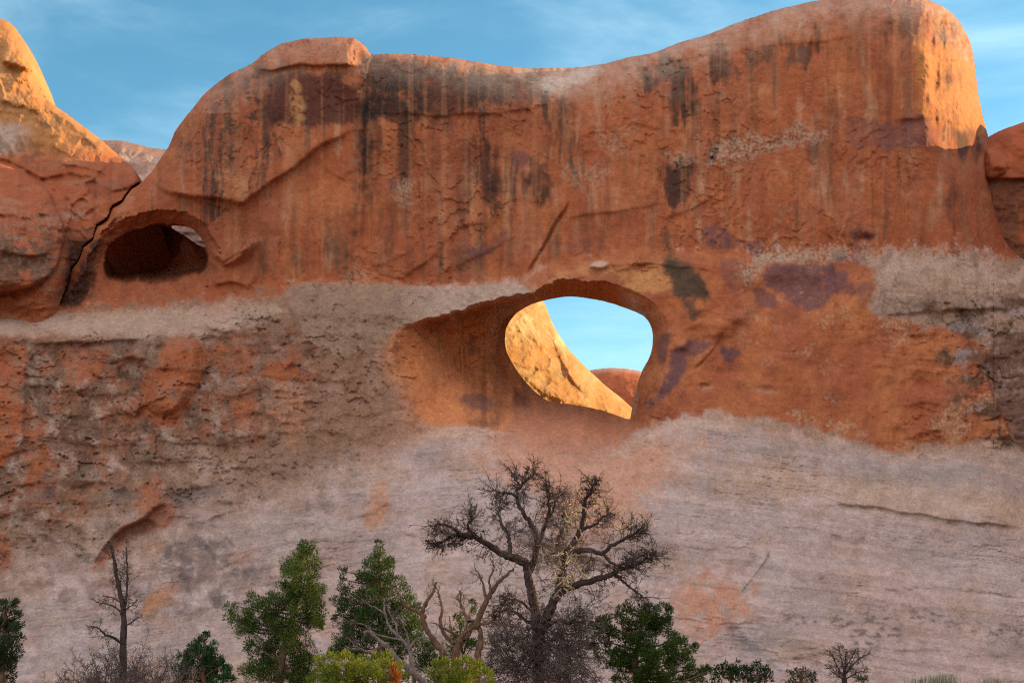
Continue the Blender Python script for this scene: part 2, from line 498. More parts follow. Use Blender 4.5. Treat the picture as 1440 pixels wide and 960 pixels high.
# the left wall of the tunnel: two shallow bays and a rib between them
bay = .6 * sm(-3, 3, U - 652 - .06 * (V - 500)) * sm(700, 660, U) + 0.5 * sm(-2, 2, U - 697 - 3 * nfe * 4) * sm(740, 712, U) + np.exp(-((U - 640) / 42.) ** 2) * .9 + np.exp(-((U - 716) / 13.) ** 2) * .2
Yc += np.where(ins & (hd > 0), bay * drop * sm(0, .15, ratio) * sm(1, .85, ratio) * sm(610, 585, V), 0)
Y = Yc
# sill rising gently to the opening
Y += 0.7 * np.exp(-((U - 800) / 60.) ** 2 - ((V - 640) / 36.) ** 2)

# --- the small cave
CAVE_RIM = catmull([(92, 432), (104, 404), (122, 366), (137, 338), (152, 318), (178, 305), (222, 298), (262, 302), (286, 314), (304, 340), (306, 372), (300, 396), (284, 412), (244, 426), (186, 436), (126, 438)], 5)
CAVE = catmull([(148, 378), (151, 352), (166, 333), (196, 320), (228, 316), (262, 317), (281, 330), (292, 352), (293, 372), (282, 384), (254, 394), (208, 398), (170, 396), (152, 392)], 5)
KNOT = catmull([(240, 318.5), (262, 318.5), (274, 324.5), (283, 335), (289, 347), (278, 344), (262, 333)], 4)
rd = -sdist(RIM, U + wu, V + wv, 60)
cr_ = -sdist(CAVE_RIM, U + WU * .6 + 9 * nfe, V + WV * .6 + 8 * nfe, 12)
cd = sdist(CAVE, U + wu + 4 * nfe, V + wv + 5 * nfe, 70)
rr = np.clip(cr_ / np.maximum(cr_ + np.maximum(cd, 0), 1e-3), 0, 1)
Y += np.where(cr_ > 0, 2.2 * rr ** .8, 0)
cin = np.maximum(-cd, 0)
topw = sm(392, 372, V)
Y += np.where(cd < 0, 9.5 * (topw * (1 - np.exp(-(cin / 4.0))) + (1 - topw) * (1 - np.exp(-(cin / 16.0)))), 0)

# --- lumps, bedding and exfoliation edges (metres)
up = sm(FT + 4, FT - 10, V) * 1.0
apron = sm(B2 - ctl((-110, 80), (420, 70), (580, 8), (1560, 8)), B2 + ctl((-110, 110), (420, 80), (580, 26), (1560, 26)), V + 30 * fbm(XM * .35, ZM * .35, 4, 19) * sm(620, 480, U))
mid = np.clip(1 - up - apron, 0, 1)
openw = np.where((cd < 0) | ((hd < 24) & ins), .35, 1.0) * sm(0, 14, dt)
bench = sm(FT - 4, FT + 8, V) * sm(B1 + 12, B1 - 2, V) * ctl((-110, 1), (380, 1), (440, .2), (1560, .2))
rough = (1 - .6 * sm(900, 980, U) * sm(1300, 1200, U)) * (1 - .8 * bench) * np.clip(mid * ctl((-110, 1), (440, 1), (540, .9), (600, .55), (1000, .35), (1220, .6), (1560, .9)) + .12 * up + .10 * apron
    + .55 * apron * ctl((-110, 1), (330, 1), (520, .35), (640, 0), (1560, 0)) * sm(960, 760, V), 0, 1)
D = np.zeros_like(Y)
b_low = fbm(XM * .3, ZM * .3, 4, 20)
D += .55 * fbm(XM * .16, ZM * .20, 3, 21) * (1 - .45 * apron)
D += .22 * fbm(XM * .55, ZM * .45, 4, 22) * (.45 + .9 * rough)
endz = sm(1280, 1310, U) * sm(230, 170, V)
D += endz * (.35 * fbm_axis(XM * 1.1, ZM * .28, 5, 77, .6) - .28 * (1 - np.abs(fbm(XM * .9, ZM * .5, 5, 78))) ** 4)
D += up * (.15 + .35 * sm(1270, 1310, U) * sm(210, 170, V)) * fbm_axis(XM * .75, ZM * .11, 4, 23)
D += (1 - up) * .10 * fbm_axis(XM * .13 + ZM * .02, ZM * .95 + XM * .10, 4, 24) * (.5 + rough)
rid = 1 - np.abs(fbm(XM * .50, ZM * .62, 5, 25))
D -= .10 * rough * (rid ** 4 - .3)
blk = fbm(XM * 1.3, ZM * 1.5, 4, 26)
D += rough * .06 * np.tanh(blk * 4) * sm(-.2, .3, fbm(XM * .3, ZM * .3, 3, 35))
D += (.026 + .040 * rough) * fbm(XM * 2.4, ZM * 2.8, 5, 27, .6)
ter = fbm_axis(XM * .20, ZM * .75 + .35 * fbm(XM * .3, ZM * .3, 2, 29), 3, 28)
D += rough * .13 * np.tanh(ter * 5)
pit = fbm(XM * 1.9, ZM * 2.3, 3, 30)
D += rough * .16 * sm(.30, .55, pit)
D += apron * (.022 * fbm_axis(XM * .8 + ZM * .2, ZM * 6.0 + XM * .9, 3, 31) + .30 * fbm(XM * .22, ZM * .40 + XM * .10, 4, 32))
def stair(x, k, w=.10):
    s_ = x * k
    f_ = np.floor(s_)
    return (f_ + sm(.5 - w, .5 + w, s_ - f_)) / k
fl1 = fbm(XM * .22 + 3, ZM * .20, 6, 36, .55)
D += up * .85 * (stair(fl1, 5, .035) - fl1) * sm(-.25, .25, fbm(XM * .13, ZM * .13, 2, 37)) * .9
fl2 = fbm(XM * .30, ZM * .42 + .08 * XM, 6, 38, .52)
D += (mid * sm(-.25, .2, fbm(XM * .25 + 3, ZM * .25, 3, 76)) * (1 - .75 * sm(900, 960, U) * sm(1330, 1230, U)) + .4 * up * sm(.0, .3, fbm(XM * .2 + 8, ZM * .2, 2, 39))) * .62 * (stair(fl2, 3.0, .04) - fl2)
q_ = ZM + .145 * np.sqrt(XM ** 2 + 4)
bed = fbm_axis(XM * .05 + 2, q_ * .75, 6, 33, .62)
D += apron * (.16 * bed + .60 * (stair(bed + .25 * b_low, 5, .05) - bed) * sm(-.2, .3, fbm(XM * .10, ZM * .22, 3, 34)))
Y += D * openw
E = np.zeros_like(Y)
W2 = (wu * .8, wv * .8)
def st(pts, h, L=60., **k):
    crack_step(U, V, E, pts, h, L, warp=W2, **k)
st([(218, 266), (245, 273), (275, 277), (312, 281), (342, 287), (355, 278), (380, 258), (405, 242), (432, 222), (450, 205), (478, 192), (506, 176)], .62, 70)
st([(205, 255), (235, 268), (262, 276), (300, 289), (330, 293)], .22, 26)
st([(513, 330), (511, 240), (514, 150), (521, 80)], .30, 34, below=False)
st([(738, 392), (746, 378), (764, 346), (784, 312), (803, 279)], .10, 40, groove=.26)
st([(545, 395), (575, 385), (605, 364), (640, 330), (664, 316), (694, 314)], .20, 40)
st([(520, 378), (548, 368), (575, 355), (585, 350)], .14, 30)
st([(616, 388), (650, 372), (700, 346), (735, 330)], .13, 34)
st([(690, 320), (702, 300), (712, 285), (732, 282), (760, 285), (772, 278)], .12, 30)
st([(480, 254), (488, 244), (502, 240), (508, 238)], .14, 20)
st([(350, 97), (385, 99), (420, 92), (470, 92), (512, 92)], .50, 26)
st([(330, 108), (372, 112), (400, 101), (445, 99), (480, 112), (505, 124)], .18, 26, below=True)
st([(522, 158), (580, 160), (612, 164), (660, 160), (704, 158), (760, 150), (800, 140)], .24, 30)
st([(870, 98), (920, 92), (968, 84), (1000, 72), (1020, 58)], .22, 26)
st([(1000, 83), (1070, 66), (1150, 60), (1210, 48)], .18, 24)
st([(1000, 224), (1008, 214), (1010, 206)], .20, 10, groove=.2)
st([(930, 308), (965, 298), (992, 284), (1012, 268)], .18, 34)
st([(1250, 170), (1300, 166), (1340, 172), (1386, 182)], .22, 60)
st([(790, 300), (806, 306), (850, 300), (905, 292), (940, 282)], .14, 26)
st([(860, 384), (905, 372), (945, 374), (985, 378), (1012, 386)], .28, 26)
st([(762, 392), (800, 380), (836, 376), (862, 372), (930, 372)], .22, 18)
st([(920, 466), (948, 464), (968, 456), (985, 452), (1025, 455)], .20, 22, below=True)
st([(968, 446), (990, 436), (1012, 444), (1040, 456), (1062, 457)], .14, 22)
st([(975, 520), (988, 508), (1006, 488), (1018, 466)], .06, 16, groove=.14)
st([(1072, 392), (1090, 372), (1140, 372), (1180, 378)], .16, 30, below=True)
st([(1180, 420), (1176, 396), (1172, 372), (1170, 366)], .10, 18, groove=.10)
st([(1150, 712), (1185, 709), (1230, 712), (1265, 718), (1300, 724), (1345, 732), (1400, 737), (1450, 740)], .34, 70, w=1.0)
st([(1000, 640), (1080, 655), (1180, 672), (1300, 690), (1450, 704)], .14, 60, w=3)
st([(940, 604), (1000, 622), (1080, 640), (1180, 650), (1300, 664)], .10, 40, w=4)
st([(1086, 772), (1080, 786), (1066, 806), (1052, 824), (1042, 842)], .10, 50, groove=.22)
st([(1020, 884), (1060, 872), (1110, 866), (1180, 868)], .14, 30)
st([(1389, 488), (1388, 515), (1394, 545), (1404, 572), (1416, 596), (1432, 625)], .55, 50, groove=.16, below=True)
st([(1230, 444), (1290, 440), (1350, 436), (1440, 434)], .26, 34)
st([(1270, 474), (1300, 472), (1318, 473)], .22, 20)
st([(1290, 612), (1310, 608), (1325, 602)], .10, 16)
st([(128, 800), (150, 766), (168, 748), (190, 736), (205, 726), (222, 713), (240, 708)], .75, 60)
st([(186, 738), (206, 730), (222, 736), (240, 740)], .25, 24)
st([(255, 742), (290, 732), (320, 722), (345, 716)], .30, 40)
st([(300, 800), (340, 785), (362, 776)], .18, 30)
st([(240, 700), (270, 686), (315, 682)], .22, 30)
st([(40, 484), (80, 484), (115, 482), (160, 480), (210, 476)], .42, 24)
st([(150, 512), (185, 503), (205, 508)], .28, 24)
st([(105, 552), (120, 548), (124, 540)], .26, 16)
st([(33, 640), (34, 600), (36, 560), (34, 500)], .32, 30)
st([(20, 640), (10, 620), (0, 600)], .2, 20)
st([(190, 590), (196, 580), (204, 566)], .3, 24)
st([(425, 400), (432, 414), (446, 420)], .18, 22)
st([(262, 468), (284, 458), (300, 462), (330, 470)], .25, 26)
st([(400, 520), (412, 512), (418, 508)], .25, 14)
st([(308, 372), (322, 362), (336, 356), (352, 350)], .5, 24)
st([(300, 404), (318, 398), (338, 400), (352, 408)], .35, 20)
st([(368, 430), (385, 412), (394, 392), (372, 360)], .12, 26)
st([(566, 462), (600, 452), (648, 440), (694, 426), (738, 416)], .45, 14)
st([(630, 470), (648, 462), (690, 446), (720, 440)], .45, 18)
st([(648, 482), (646, 500), (650, 520), (648, 545)], .35, 24)
st([(630, 530), (640, 524), (646, 521)], .4, 12)
st([(648, 518), (662, 514), (676, 504), (690, 500)], .35, 16)
st([(664, 478), (680, 470), (696, 464)], .3, 14)
st([(840, 400), (870, 404), (900, 414), (918, 430)], .12, 14)
st([(905, 500), (920, 520), (912, 545)], .08, 14)
st([(1092, 760), (1080, 790), (1060, 818), (1040, 846), (1010, 880)], .85, 150, w=9)
st([(905, 610), (880, 660), (850, 720), (820, 800)], 1.0, 170, w=26, below=True)
st([(720, 610), (740, 660), (745, 720), (735, 780)], .9, 160, w=26)
st([(300, 860), (420, 800), (520, 740), (600, 690)], .9, 130, w=14)
st([(1000, 800), (1120, 770), (1260, 760), (1440, 780)], .7, 110, w=10)
st([(940, 700), (1020, 690), (1120, 690)], .2, 80, w=4)
st([(360, 760), (420, 740), (500, 728), (560, 700)], .16, 50, w=1.5)
st([(1220, 830), (1320, 826), (1440, 840)], .2, 60, w=1.6)
st([(1060, 930), (1200, 914), (1330, 916), (1450, 926)], .25, 70, w=2)
st([(1236, 396), (1200, 420), (1168, 436), (1128, 452), (1094, 478), (1066, 530)], .45, 60, w=5)
st([(1036, 378), (1066, 392), (1068, 416), (1050, 444), (1012, 474), (980, 530)], .40, 46, w=4, below=True)
st([(962, 380), (990, 408), (1020, 440), (1060, 458)], .30, 36, w=2.5)
st([(950, 500), (975, 480), (1000, 472), (1040, 476)], .25, 30, w=2)
st([(540, 690), (520, 708), (500, 722)], .05, 30, groove=.10)
st([(880, 170), (930, 182), (990, 190)], .10, 30)
st([(1100, 110), (1180, 100), (1240, 96)], .06, 30)
# the big spalled block on the left wall, and the lump by the small cave
BLOCK = catmull([(238, 484), (262, 478), (282, 488), (287, 520), (276, 546), (262, 566), (252, 586), (226, 590), (208, 572), (206, 540), (212, 508)], 5)
bd = sdist(BLOCK, U + W2[0], V + W2[1], 40)
E -= .75 * sm(2, -16, bd) + .15 * sm(2, -3, bd)
LUMP = catmull([(310, 372), (330, 350), (350, 330), (366, 336), (364, 350), (350, 366), (330, 374)], 5)
ld = sdist(LUMP, U + W2[0], V + W2[1], 40)
E -= .8 * sm(2, -14, ld)
KNOB = catmull([(828, 376), (834, 368), (848, 366), (856, 370), (853, 377), (840, 379)], 4)
kd = sdist(KNOB, U, V, 20)
E -= .45 * sm(1.5, -4, kd)
for (a, b, ra, rb, h) in ((1213, 334, 12, 6, .4), (1122, 402, 48, 24, .75), (1186, 384, 14, 20, .4), (1052, 418, 20, 24, .5), (985, 470, 26, 14, .45), (1030, 520, 40, 30, .4), (1330, 45, 16, 12, .7), (1304, 60, 12, 10, .3), (1222, 20, 14, 8, .25), (1003, 66, 26, 3.5, .3), (1297, 540, 18, 10, .2), (1265, 605, 14, 7, .25),
        (990, 545, 12, 5, .25), (1078, 550, 16, 6, .22), (960, 498, 20, 5, .1), (120, 790, 26, 12, .5), (60, 800, 20, 10, .3), (8, 795, 10, 20, .5)):
    E += h * np.exp(-((U + WU * .6 - a) / ra) ** 2 - ((V + WV * .6 - b) / rb) ** 2)
Y += 1.35 * E * np.where(cd < -3, 0, 1) * sm(0, 6, dt)

# --- pigment: the rock's own colours, stains and varnish
def area(pts, soft=8., warp=1.0, n=5):
    d = sdist(catmull(pts, n), U + WU * warp, V + WV * warp, 80)
    return sm(soft, -soft, d + (4 + 1.9 * soft) * nf * min(1.0, warp + .35))
nf = fbm(XM * 1.1, ZM * .95, 6, 40, .62)
nz1, nz2 = fbm(XM * 2.2, ZM * 2.2, 3, 41) * 3, fbm(XM * 2.2 + 9, ZM * 2.2, 3, 42) * 3
sv = fbm_axis(XM * 1.5, ZM * .14, 5, 43)              # vertical streaks
sv2 = fbm_axis(XM * 3.6, ZM * .28, 4, 44)
sh = fbm_axis(XM * .22 + ZM * .03, ZM * 1.4 + XM * .12, 5, 45)
b1, b2_, b3 = fbm(XM * .33, ZM * .33, 5, 46), fbm(XM * .9, ZM * .9, 5, 47), fbm(XM * 2.8, ZM * 2.8, 4, 48)
b4 = fbm(XM * 5.5, ZM * 5.5, 3, 49)
C = np.empty(U.shape + (3,)); C[:] = RED
C = mixc(C, ORANGE, .55 * sm(-.1, .45, b1 + .3 * b3) + .30 * sm(0, .5, sv))
C = mixc(C, BRICK, .60 * sm(.02, .5, sv * .8 + .5 * fbm(XM * .2, ZM * .1, 3, 50)))
C = mixc(C, TAN, .22 * sm(.1, .55, b2_ + .25 * sh))
R = np.zeros_like(Y) + .06
# weathered grey zones: wall middle and apron
low = sm(-7, 9, V - FT + ctl((-110, 34), (400, 36), (450, 15), (760, 15), (1040, 34), (1560, 30)) * nf + ctl((-110, 10), (400, 12), (450, 3), (900, 3), (1040, 14), (1560, 14)) * b4 * 1.3 + ctl((-110, -4), (420, -8), (470, 0), (1560, 0)))
G = np.empty_like(C); G[:] = GREY
G = mixc(G, TAN, .55 * sm(-.15, .45, b1 + .5 * sh + .2 * b3))
G = mixc(G, PINK, .55 * sm(-.1, .5, fbm(XM * .12, ZM * .16, 3, 51) + .25 * b2_))
G = mixc(G, (.30, .235, .215), .45 * sm(.05, .5, sh + .3 * b3))
G = mixc(G, (.33, .205, .14), .9 * mid * sm(620, 480, U + 60 * b1) * sm(-.6, .2, b2_ + .6 * nf))
G = mixc(G, (.27, .15, .098), .55 * mid * sm(300, 380, U) * sm(640, 560, U))
G = mixc(G, (.20, .12, .085), .6 * mid * sm(600, 440, U + 60 * b1) * sm(.02, .3, nf + .4 * b2_))
G *= (1 - .24 * sm(B2 + 10, B2 - 30, V) * sm(-60, 40, V - FT - 20 + 400 * sm(330, 250, U) * 0))[..., None] * np.array([1.06, .93, .86]) ** np.clip(mid + bench, 0, 1)[..., None]
G = mixc(G, (.335, .21, .15), .85 * (mid + bench) * sm(960, 1060, U) * sm(-.5, .3, b2_ + .4 * nf))
G = mixc(G, (.19, .12, .09), .65 * (mid + bench) * sm(900, 1200, U) * sm(.0, .25, nf + .3 * b4))
C = C * (1 - low[..., None]) + G * low[..., None]
R = np.maximum(R, low * (.34 + .6 * rough))
# varnished red walls that survive between the grey
ml = area([(-120, 470), (60, 474), (200, 480), (330, 474), (430, 478), (440, 540), (420, 600), (330, 620), (240, 640), (130, 700), (60, 730), (-120, 720)], 16, 1.5)
keepm = sm(-.14, .16, b1 * .8 + b2_ * .55 + .25 * sv + .06)
C = mixc(C, RED, ml * keepm * .85)
C = mixc(C, ORANGE, ml * keepm * .35 * sm(-.1, .3, b3 + b2_))
dk = sm(-.12, .20, fbm(XM * .6, ZM * .5, 5, 52) + .25 * b3)
C = mixc(C, (.20, .10, .07), ml * .55 * sm(-.3, .2, b2_ + .4 * nf))
C = mixc(C, BROWN, ml * dk * .8)
C = mixc(C, (.36, .26, .22), ml * .45 * sm(.10, .3, fbm(XM * 1.1, ZM * 1.1, 5, 53) + .4 * b4))
for pts, s_, a_ in (
        ([(236, 480), (264, 476), (286, 490), (288, 520), (270, 560), (252, 596), (226, 598), (204, 576), (206, 530)], 4, .95),
        ([(0, 470), (24, 474), (34, 500), (30, 560), (26, 610), (14, 640), (-20, 650), (-30, 480)], 6, .9),
        ([(376, 508), (412, 504), (416, 530), (396, 536), (374, 524)], 5, .85), ([(330, 556), (352, 548), (356, 580), (336, 596), (326, 580)], 8, .8),
        ([(168, 748), (204, 722), (240, 708), (242, 736), (214, 746), (180, 762), (150, 790), (132, 802), (150, 768)], 5, .8),
        ([(190, 690), (222, 680), (232, 720), (200, 724)], 10, .7), ([(90, 486), (150, 484), (140, 520), (96, 530)], 12, .7), ([(36, 600), (70, 620), (60, 700), (40, 690)], 14, .7),
        ([(-20, 740), (8, 748), (12, 800), (-20, 810)], 6, .8), ([(300, 478), (350, 474), (352, 520), (310, 520)], 12, .6)):
    m_ = area(pts, s_, .5) * a_
    C = mixc(C, RED, m_); C = mixc(C, ORANGE, m_ * .5 * sm(-.2, .4, b2_)); R *= 1 - .8 * m_
# the orange wall right of the arch
mr = area([(912, 440), (960, 380), (1010, 366), (1080, 372), (1150, 366), (1210, 372), (1232, 400), (1222, 440), (1280, 452), (1360, 470), (1392, 500), (1398, 560), (1420, 610), (1330, 622), (1265, 634), (1180, 612), (1110, 596),
    (1060, 588), (1040, 580), (960, 586), (905, 602), (884, 600), (900, 540)], 6, .8)
C = mixc(C, RED, mr * .95); R *= 1 - .75 * mr
C = mixc(C, ORANGE, mr * .75 * sm(-.25, .35, b1 + .4 * b2_ + .2 * sv))
C = mixc(C, BRICK, mr * .45 * sm(.1, .5, fbm(XM * .5, ZM * .7, 4, 54)))
lin = area([(735, 399), (758, 374), (850, 352), (930, 346), (1000, 348), (1056, 354), (1050, 400), (1000, 440), (930, 452), (880, 412), (800, 396), (762, 402)], 5, .5)
C = mixc(C, RED, lin * .92); C = mixc(C, ORANGE, lin * .5 * sm(-.3, .3, b2_ + .3 * sh)); R *= 1 - .7 * lin
cvr = area([(290, 440), (300, 380), (360, 350), (400, 370), (400, 412), (360, 424)], 9, .9)
C = mixc(C, RED, cvr * .85)
gl = sm(.10, .30, fbm(XM * .55, ZM * .75, 5, 55) + .35 * b4 + .10 * sm(1200, 1380, U) - .03)
gm = mr * gl * sm(1010, 1090, U) * (.35 + .5 * sm(.0, .2, b4)) * sm(-.1, .3, fbm(XM * .2, ZM * .2, 3, 84) + .35 * sm(560, 620, V) + .25 * sm(1240, 1380, U))
C = mixc(C, TAN, gm * .75); R = np.maximum(R, gm * .9)
rd2 = area([(1230, 430), (1330, 428), (1460, 430), (1460, 620), (1410, 620), (1386, 590), (1340, 590), (1330, 520), (1290, 470)], 18, 1.5)
dk2 = sm(-.06, .26, fbm_axis(XM * .5, ZM * .9, 5, 56) + .3 * b3 + .12 * sm(1300, 1420, U))
C = mixc(C, BROWN, rd2 * dk2 * .85); C = mixc(C, BLACK, rd2 * .5 * sm(.15, .4, sv + .3 * b3))
C = mixc(C, (.30, .235, .23), rd2 * .6 * sm(.14, .30, fbm_axis(XM * .8, ZM * 1.2, 5, 57) + .2 * b4)); R = np.maximum(R, rd2 * .75)
rgt = area([(1392, 490), (1470, 480), (1470, 640), (1432, 622), (1408, 580)], 5, .4)
C = mixc(C, (.15, .075, .055), rgt * (.5 + .4 * sm(-.2, .3, b3)))
# tunnel walls
tun = sm(-2 - 24 * sm(640, 570, U), 5 + 22 * sm(640, 570, U), rd + 16 * nf * sm(680, 590, U)) * np.maximum(sm(905, 860, U), sm(425, 405, V)) * np.where(V < 600, 1, sm(625, 596, V + 10 * nz1))
C = mixc(C, (.49, .170, .062), tun * .92); R *= 1 - .85 * tun
C = mixc(C, (.50, .195, .072), tun * .55 * sm(-.2, .4, b2_ + .3 * sv)); C = mixc(C, BRICK, tun * .6 * sm(.05, .45, sv + .3 * b3))
C = mixc(C, (.46, .20, .08), tun * .5 * area([(560, 450), (650, 430), (743, 405), (740, 440), (700, 520), (660, 500), (600, 470)], 14, .6))
C = mixc(C, BROWN, tun * .65 * area([(655, 560), (698, 562), (700, 604), (660, 600)], 12, .9) * sm(-.3, .2, nf)); C = mixc(C, BLACK, .55 * area([(724, 545), (742, 556), (744, 575), (726, 575)], 7, .5))
C = mixc(C, BRICK, tun * .3 * area([(700, 440), (716, 450), (712, 520), (716, 560), (700, 590), (697, 500)], 7, .5))
C = mixc(C, (.14, .07, .045), tun * .4 * area([(600, 446), (690, 428), (745, 404), (742, 420), (690, 445), (640, 462), (600, 470)], 9, .8) * sm(-.2, .2, nf + .2))
sill = area([(700, 606), (770, 566), (884, 592), (888, 612), (850, 650), (800, 648), (740, 640)], 14, .6)
C = mixc(C, (.42, .17, .10), sill * .85); R *= 1 - .5 * sill
# arch underside and lintel
C = mixc(C, (.46, .21, .08), .8 * area([(745, 404), (770, 386), (830, 376), (900, 372), (960, 376), (955, 400), (920, 420), (880, 408), (820, 398)], 8, .5) * sm(-.4, .3, sh + b2_))
# grey ledge left of the arch (sharp upper edge against the red wall)
lg = area([(410, 404), (520, 402), (640, 404), (700, 402), (742, 408), (690, 420), (645, 436), (598, 448), (556, 466), (480, 500), (430, 470)], 4, .4)
C = mixc(C, mixc(G, (.36, .265, .215), .75), lg * .85); C = mixc(C, (.27, .16, .108), .8 * lg * sm(660, 520, U + 80 * b2_)); C = mixc(C, (.20, .125, .095), lg * .65 * sm(.0, .3, nf + .3 * b2_))
lw = apron * sm(600, 320, U + 120 * b1) * sm(1060, 860, V + 60 * b1)
C = mixc(C, (.255, .165, .128), .88 * lw * sm(-.3, .3, b2_ + .5 * nf)); C = mixc(C, (.16, .105, .085), .6 * lw * sm(.08, .34, fbm(XM * .9, ZM * 1.1, 6, 66, .6)))
R = np.maximum(R, .75 * lw)
C = mixc(C, (.42, .20, .105), .55 * lw * sm(.12, .35, fbm(XM * .35, ZM * .5, 5, 67)))
C = mixc(C, (.49, .385, .35), .5 * apron * sm(-.05, .4, fbm(XM * .10, ZM * .22, 4, 68) + .2 * sh))
C = mixc(C, (.33, .26, .235), .5 * apron * sm(.0, .4, fbm(XM * .14 + 5, ZM * .35 + XM * .05, 5, 69)))
bt = fbm_axis(XM * .05 + 2, q_ * 1.6, 6, 73, .65)
C *= (1 + .34 * apron * bt)[..., None] * (1 - apron[..., None] * np.array([.17, .18, .14]))
C = mixc(C, (.30, .20, .155), .5 * apron * sm(.12, .4, fbm_axis(XM * .07, q_ * .55, 5, 74, .6)))
C = mixc(C, (.16, .11, .09), .55 * apron * sm(.035, .012, np.abs(bed)) * sm(.0, .3, fbm(XM * .12, ZM * .3, 3, 75)))
C = mixc(C, (.49, .225, .15), .72 * apron * area([(690, 600), (760, 620), (850, 650), (900, 610), (940, 640), (900, 700), (840, 760), (760, 700), (700, 660)], 26, 1.2))
# pinkish bands through the apron
C = mixc(C, (.50, .27, .185), .55 * apron * area([(680, 610), (800, 640), (950, 610), (1010, 620), (930, 680), (860, 740), (760, 690), (640, 650)], 24, 1.5))
C = mixc(C, (.46, .20, .12), .75 * area([(950, 820), (985, 806), (1040, 818), (1060, 846), (1040, 880), (1000, 902), (960, 880), (944, 850)], 20, 1.2) * sm(-.3, .3, b2_ + .2))
C = mixc(C, (.45, .21, .12), .55 * area([(380, 540), (430, 560), (428, 600), (404, 620), (380, 590)], 12, .8))
C = mixc(C, (.45, .20, .10), .6 * area([(520, 690), (545, 680), (540, 730), (520, 740)], 8, .8))
C = mixc(C, (.27, .225, .215), .7 * area([(1050, 616), (1180, 640), (1320, 662), (1460, 668), (1460, 700), (1330, 690), (1180, 668), (1060, 640)], 18, .9) * sm(-.5, .3, sh))
C = mixc(C, TAN, .45 * area([(1040, 650), (1200, 672), (1460, 706), (1460, 740), (1330, 726), (1150, 706), (1010, 690)], 20, 1))
C = mixc(C, (.22, .155, .145), .8 * area([(236, 690), (276, 684), (312, 682), (316, 690), (290, 700), (250, 712)], 5, .6))
for pts in ([(150, 690), (196, 686), (196, 700), (160, 706)], [(40, 690), (76, 688), (70, 704), (44, 706)], [(232, 766), (262, 756), (322, 754), (320, 766), (262, 776), (236, 786)], [(330, 800), (384, 792), (374, 806), (334, 814)],
        [(250, 780), (270, 786), (268, 820), (254, 812)], [(300, 840), (314, 834), (316, 846), (304, 852)]):
    C = mixc(C, (.115, .082, .078), .75 * area(pts, 6, .7) * sm(-.5, .2, b3 + .2))
C = mixc(C, (.44, .19, .09), .6 * area([(212, 832), (236, 824), (250, 830), (222, 850), (206, 864)], 8, .6))
for pts in ([(1190, 868), (1260, 858), (1360, 866), (1330, 874), (1240, 878), (1180, 884)], [(1200, 890), (1260, 880), (1250, 902), (1200, 920)], [(1350, 884), (1440, 880), (1440, 896), (1380, 900)], [(1080, 868), (1130, 864), (1190, 872), (1120, 876)]):
    C = mixc(C, (.12, .09, .085), .8 * area(pts, 10, .8) * sm(.05, .2, fbm_axis(XM * 1.4 + ZM * .4, ZM * 4., 4, 58) + .3 * b4))
C = mixc(C, (.12, .09, .085), .6 * apron * sm(0, .25, fbm(XM * .15, ZM * .3, 3, 70)) * sm(.34, .46, fbm_axis(XM * 1.0 + ZM * .3, ZM * 4.5, 4, 59) + .25 * b1))
# black and purple varnish on the upper wall
upw = sm(FT + 2, FT - 30, V) * sm(2, 30, dt)
C = mixc(C, BROWN, upw * (.25 + .55 * sm(-.15, .3, fbm(XM * .11, ZM * .14, 3, 65))) * sm(.0, .7, sv + .22 * sv2 + .35 * fbm(XM * .16, ZM * .10, 3, 62) + .12 * sm(500, 620, U) * sm(960, 760, U)))
C = mixc(C, (.33, .125, .07), upw * .4 * sm(.0, .5, fbm_axis(XM * .9 + 4, ZM * .09, 4, 63)))
C = mixc(C, TAN, upw * .35 * sm(.12, .5, fbm_axis(XM * 1.3 + 9, ZM * .22, 4, 64)))
drip = 30 * fbm_axis(XM * 2.0, ZM * .04, 4, 79)
def stain(pts, rgb, a_, soft=7., warp=.6, tex=None):
    global C, V
    keep_v = V
    if tex is strk:
        V = V + drip
    m_ = area(pts, soft, warp) * a_
    V = keep_v
    C = mixc(C, rgb, m_ if tex is None else m_ * tex)
    return m_
strk = sm(-.52, .06, sv + .45 * sv2 + .25 * b3)
grit = np.clip(sm(-.75, .05, .7 * b2_ + .45 * b3 + .35 * sv2 + .3 * b1 + .25 * b4), 0, 1)
m1 = stain([(516, 86), (560, 84), (640, 92), (700, 106), (762, 112), (768, 136), (720, 148), (640, 160), (560, 164), (516, 160)], BLACK, .95, 12, .9, grit)
R = np.maximum(R, m1 * .9)
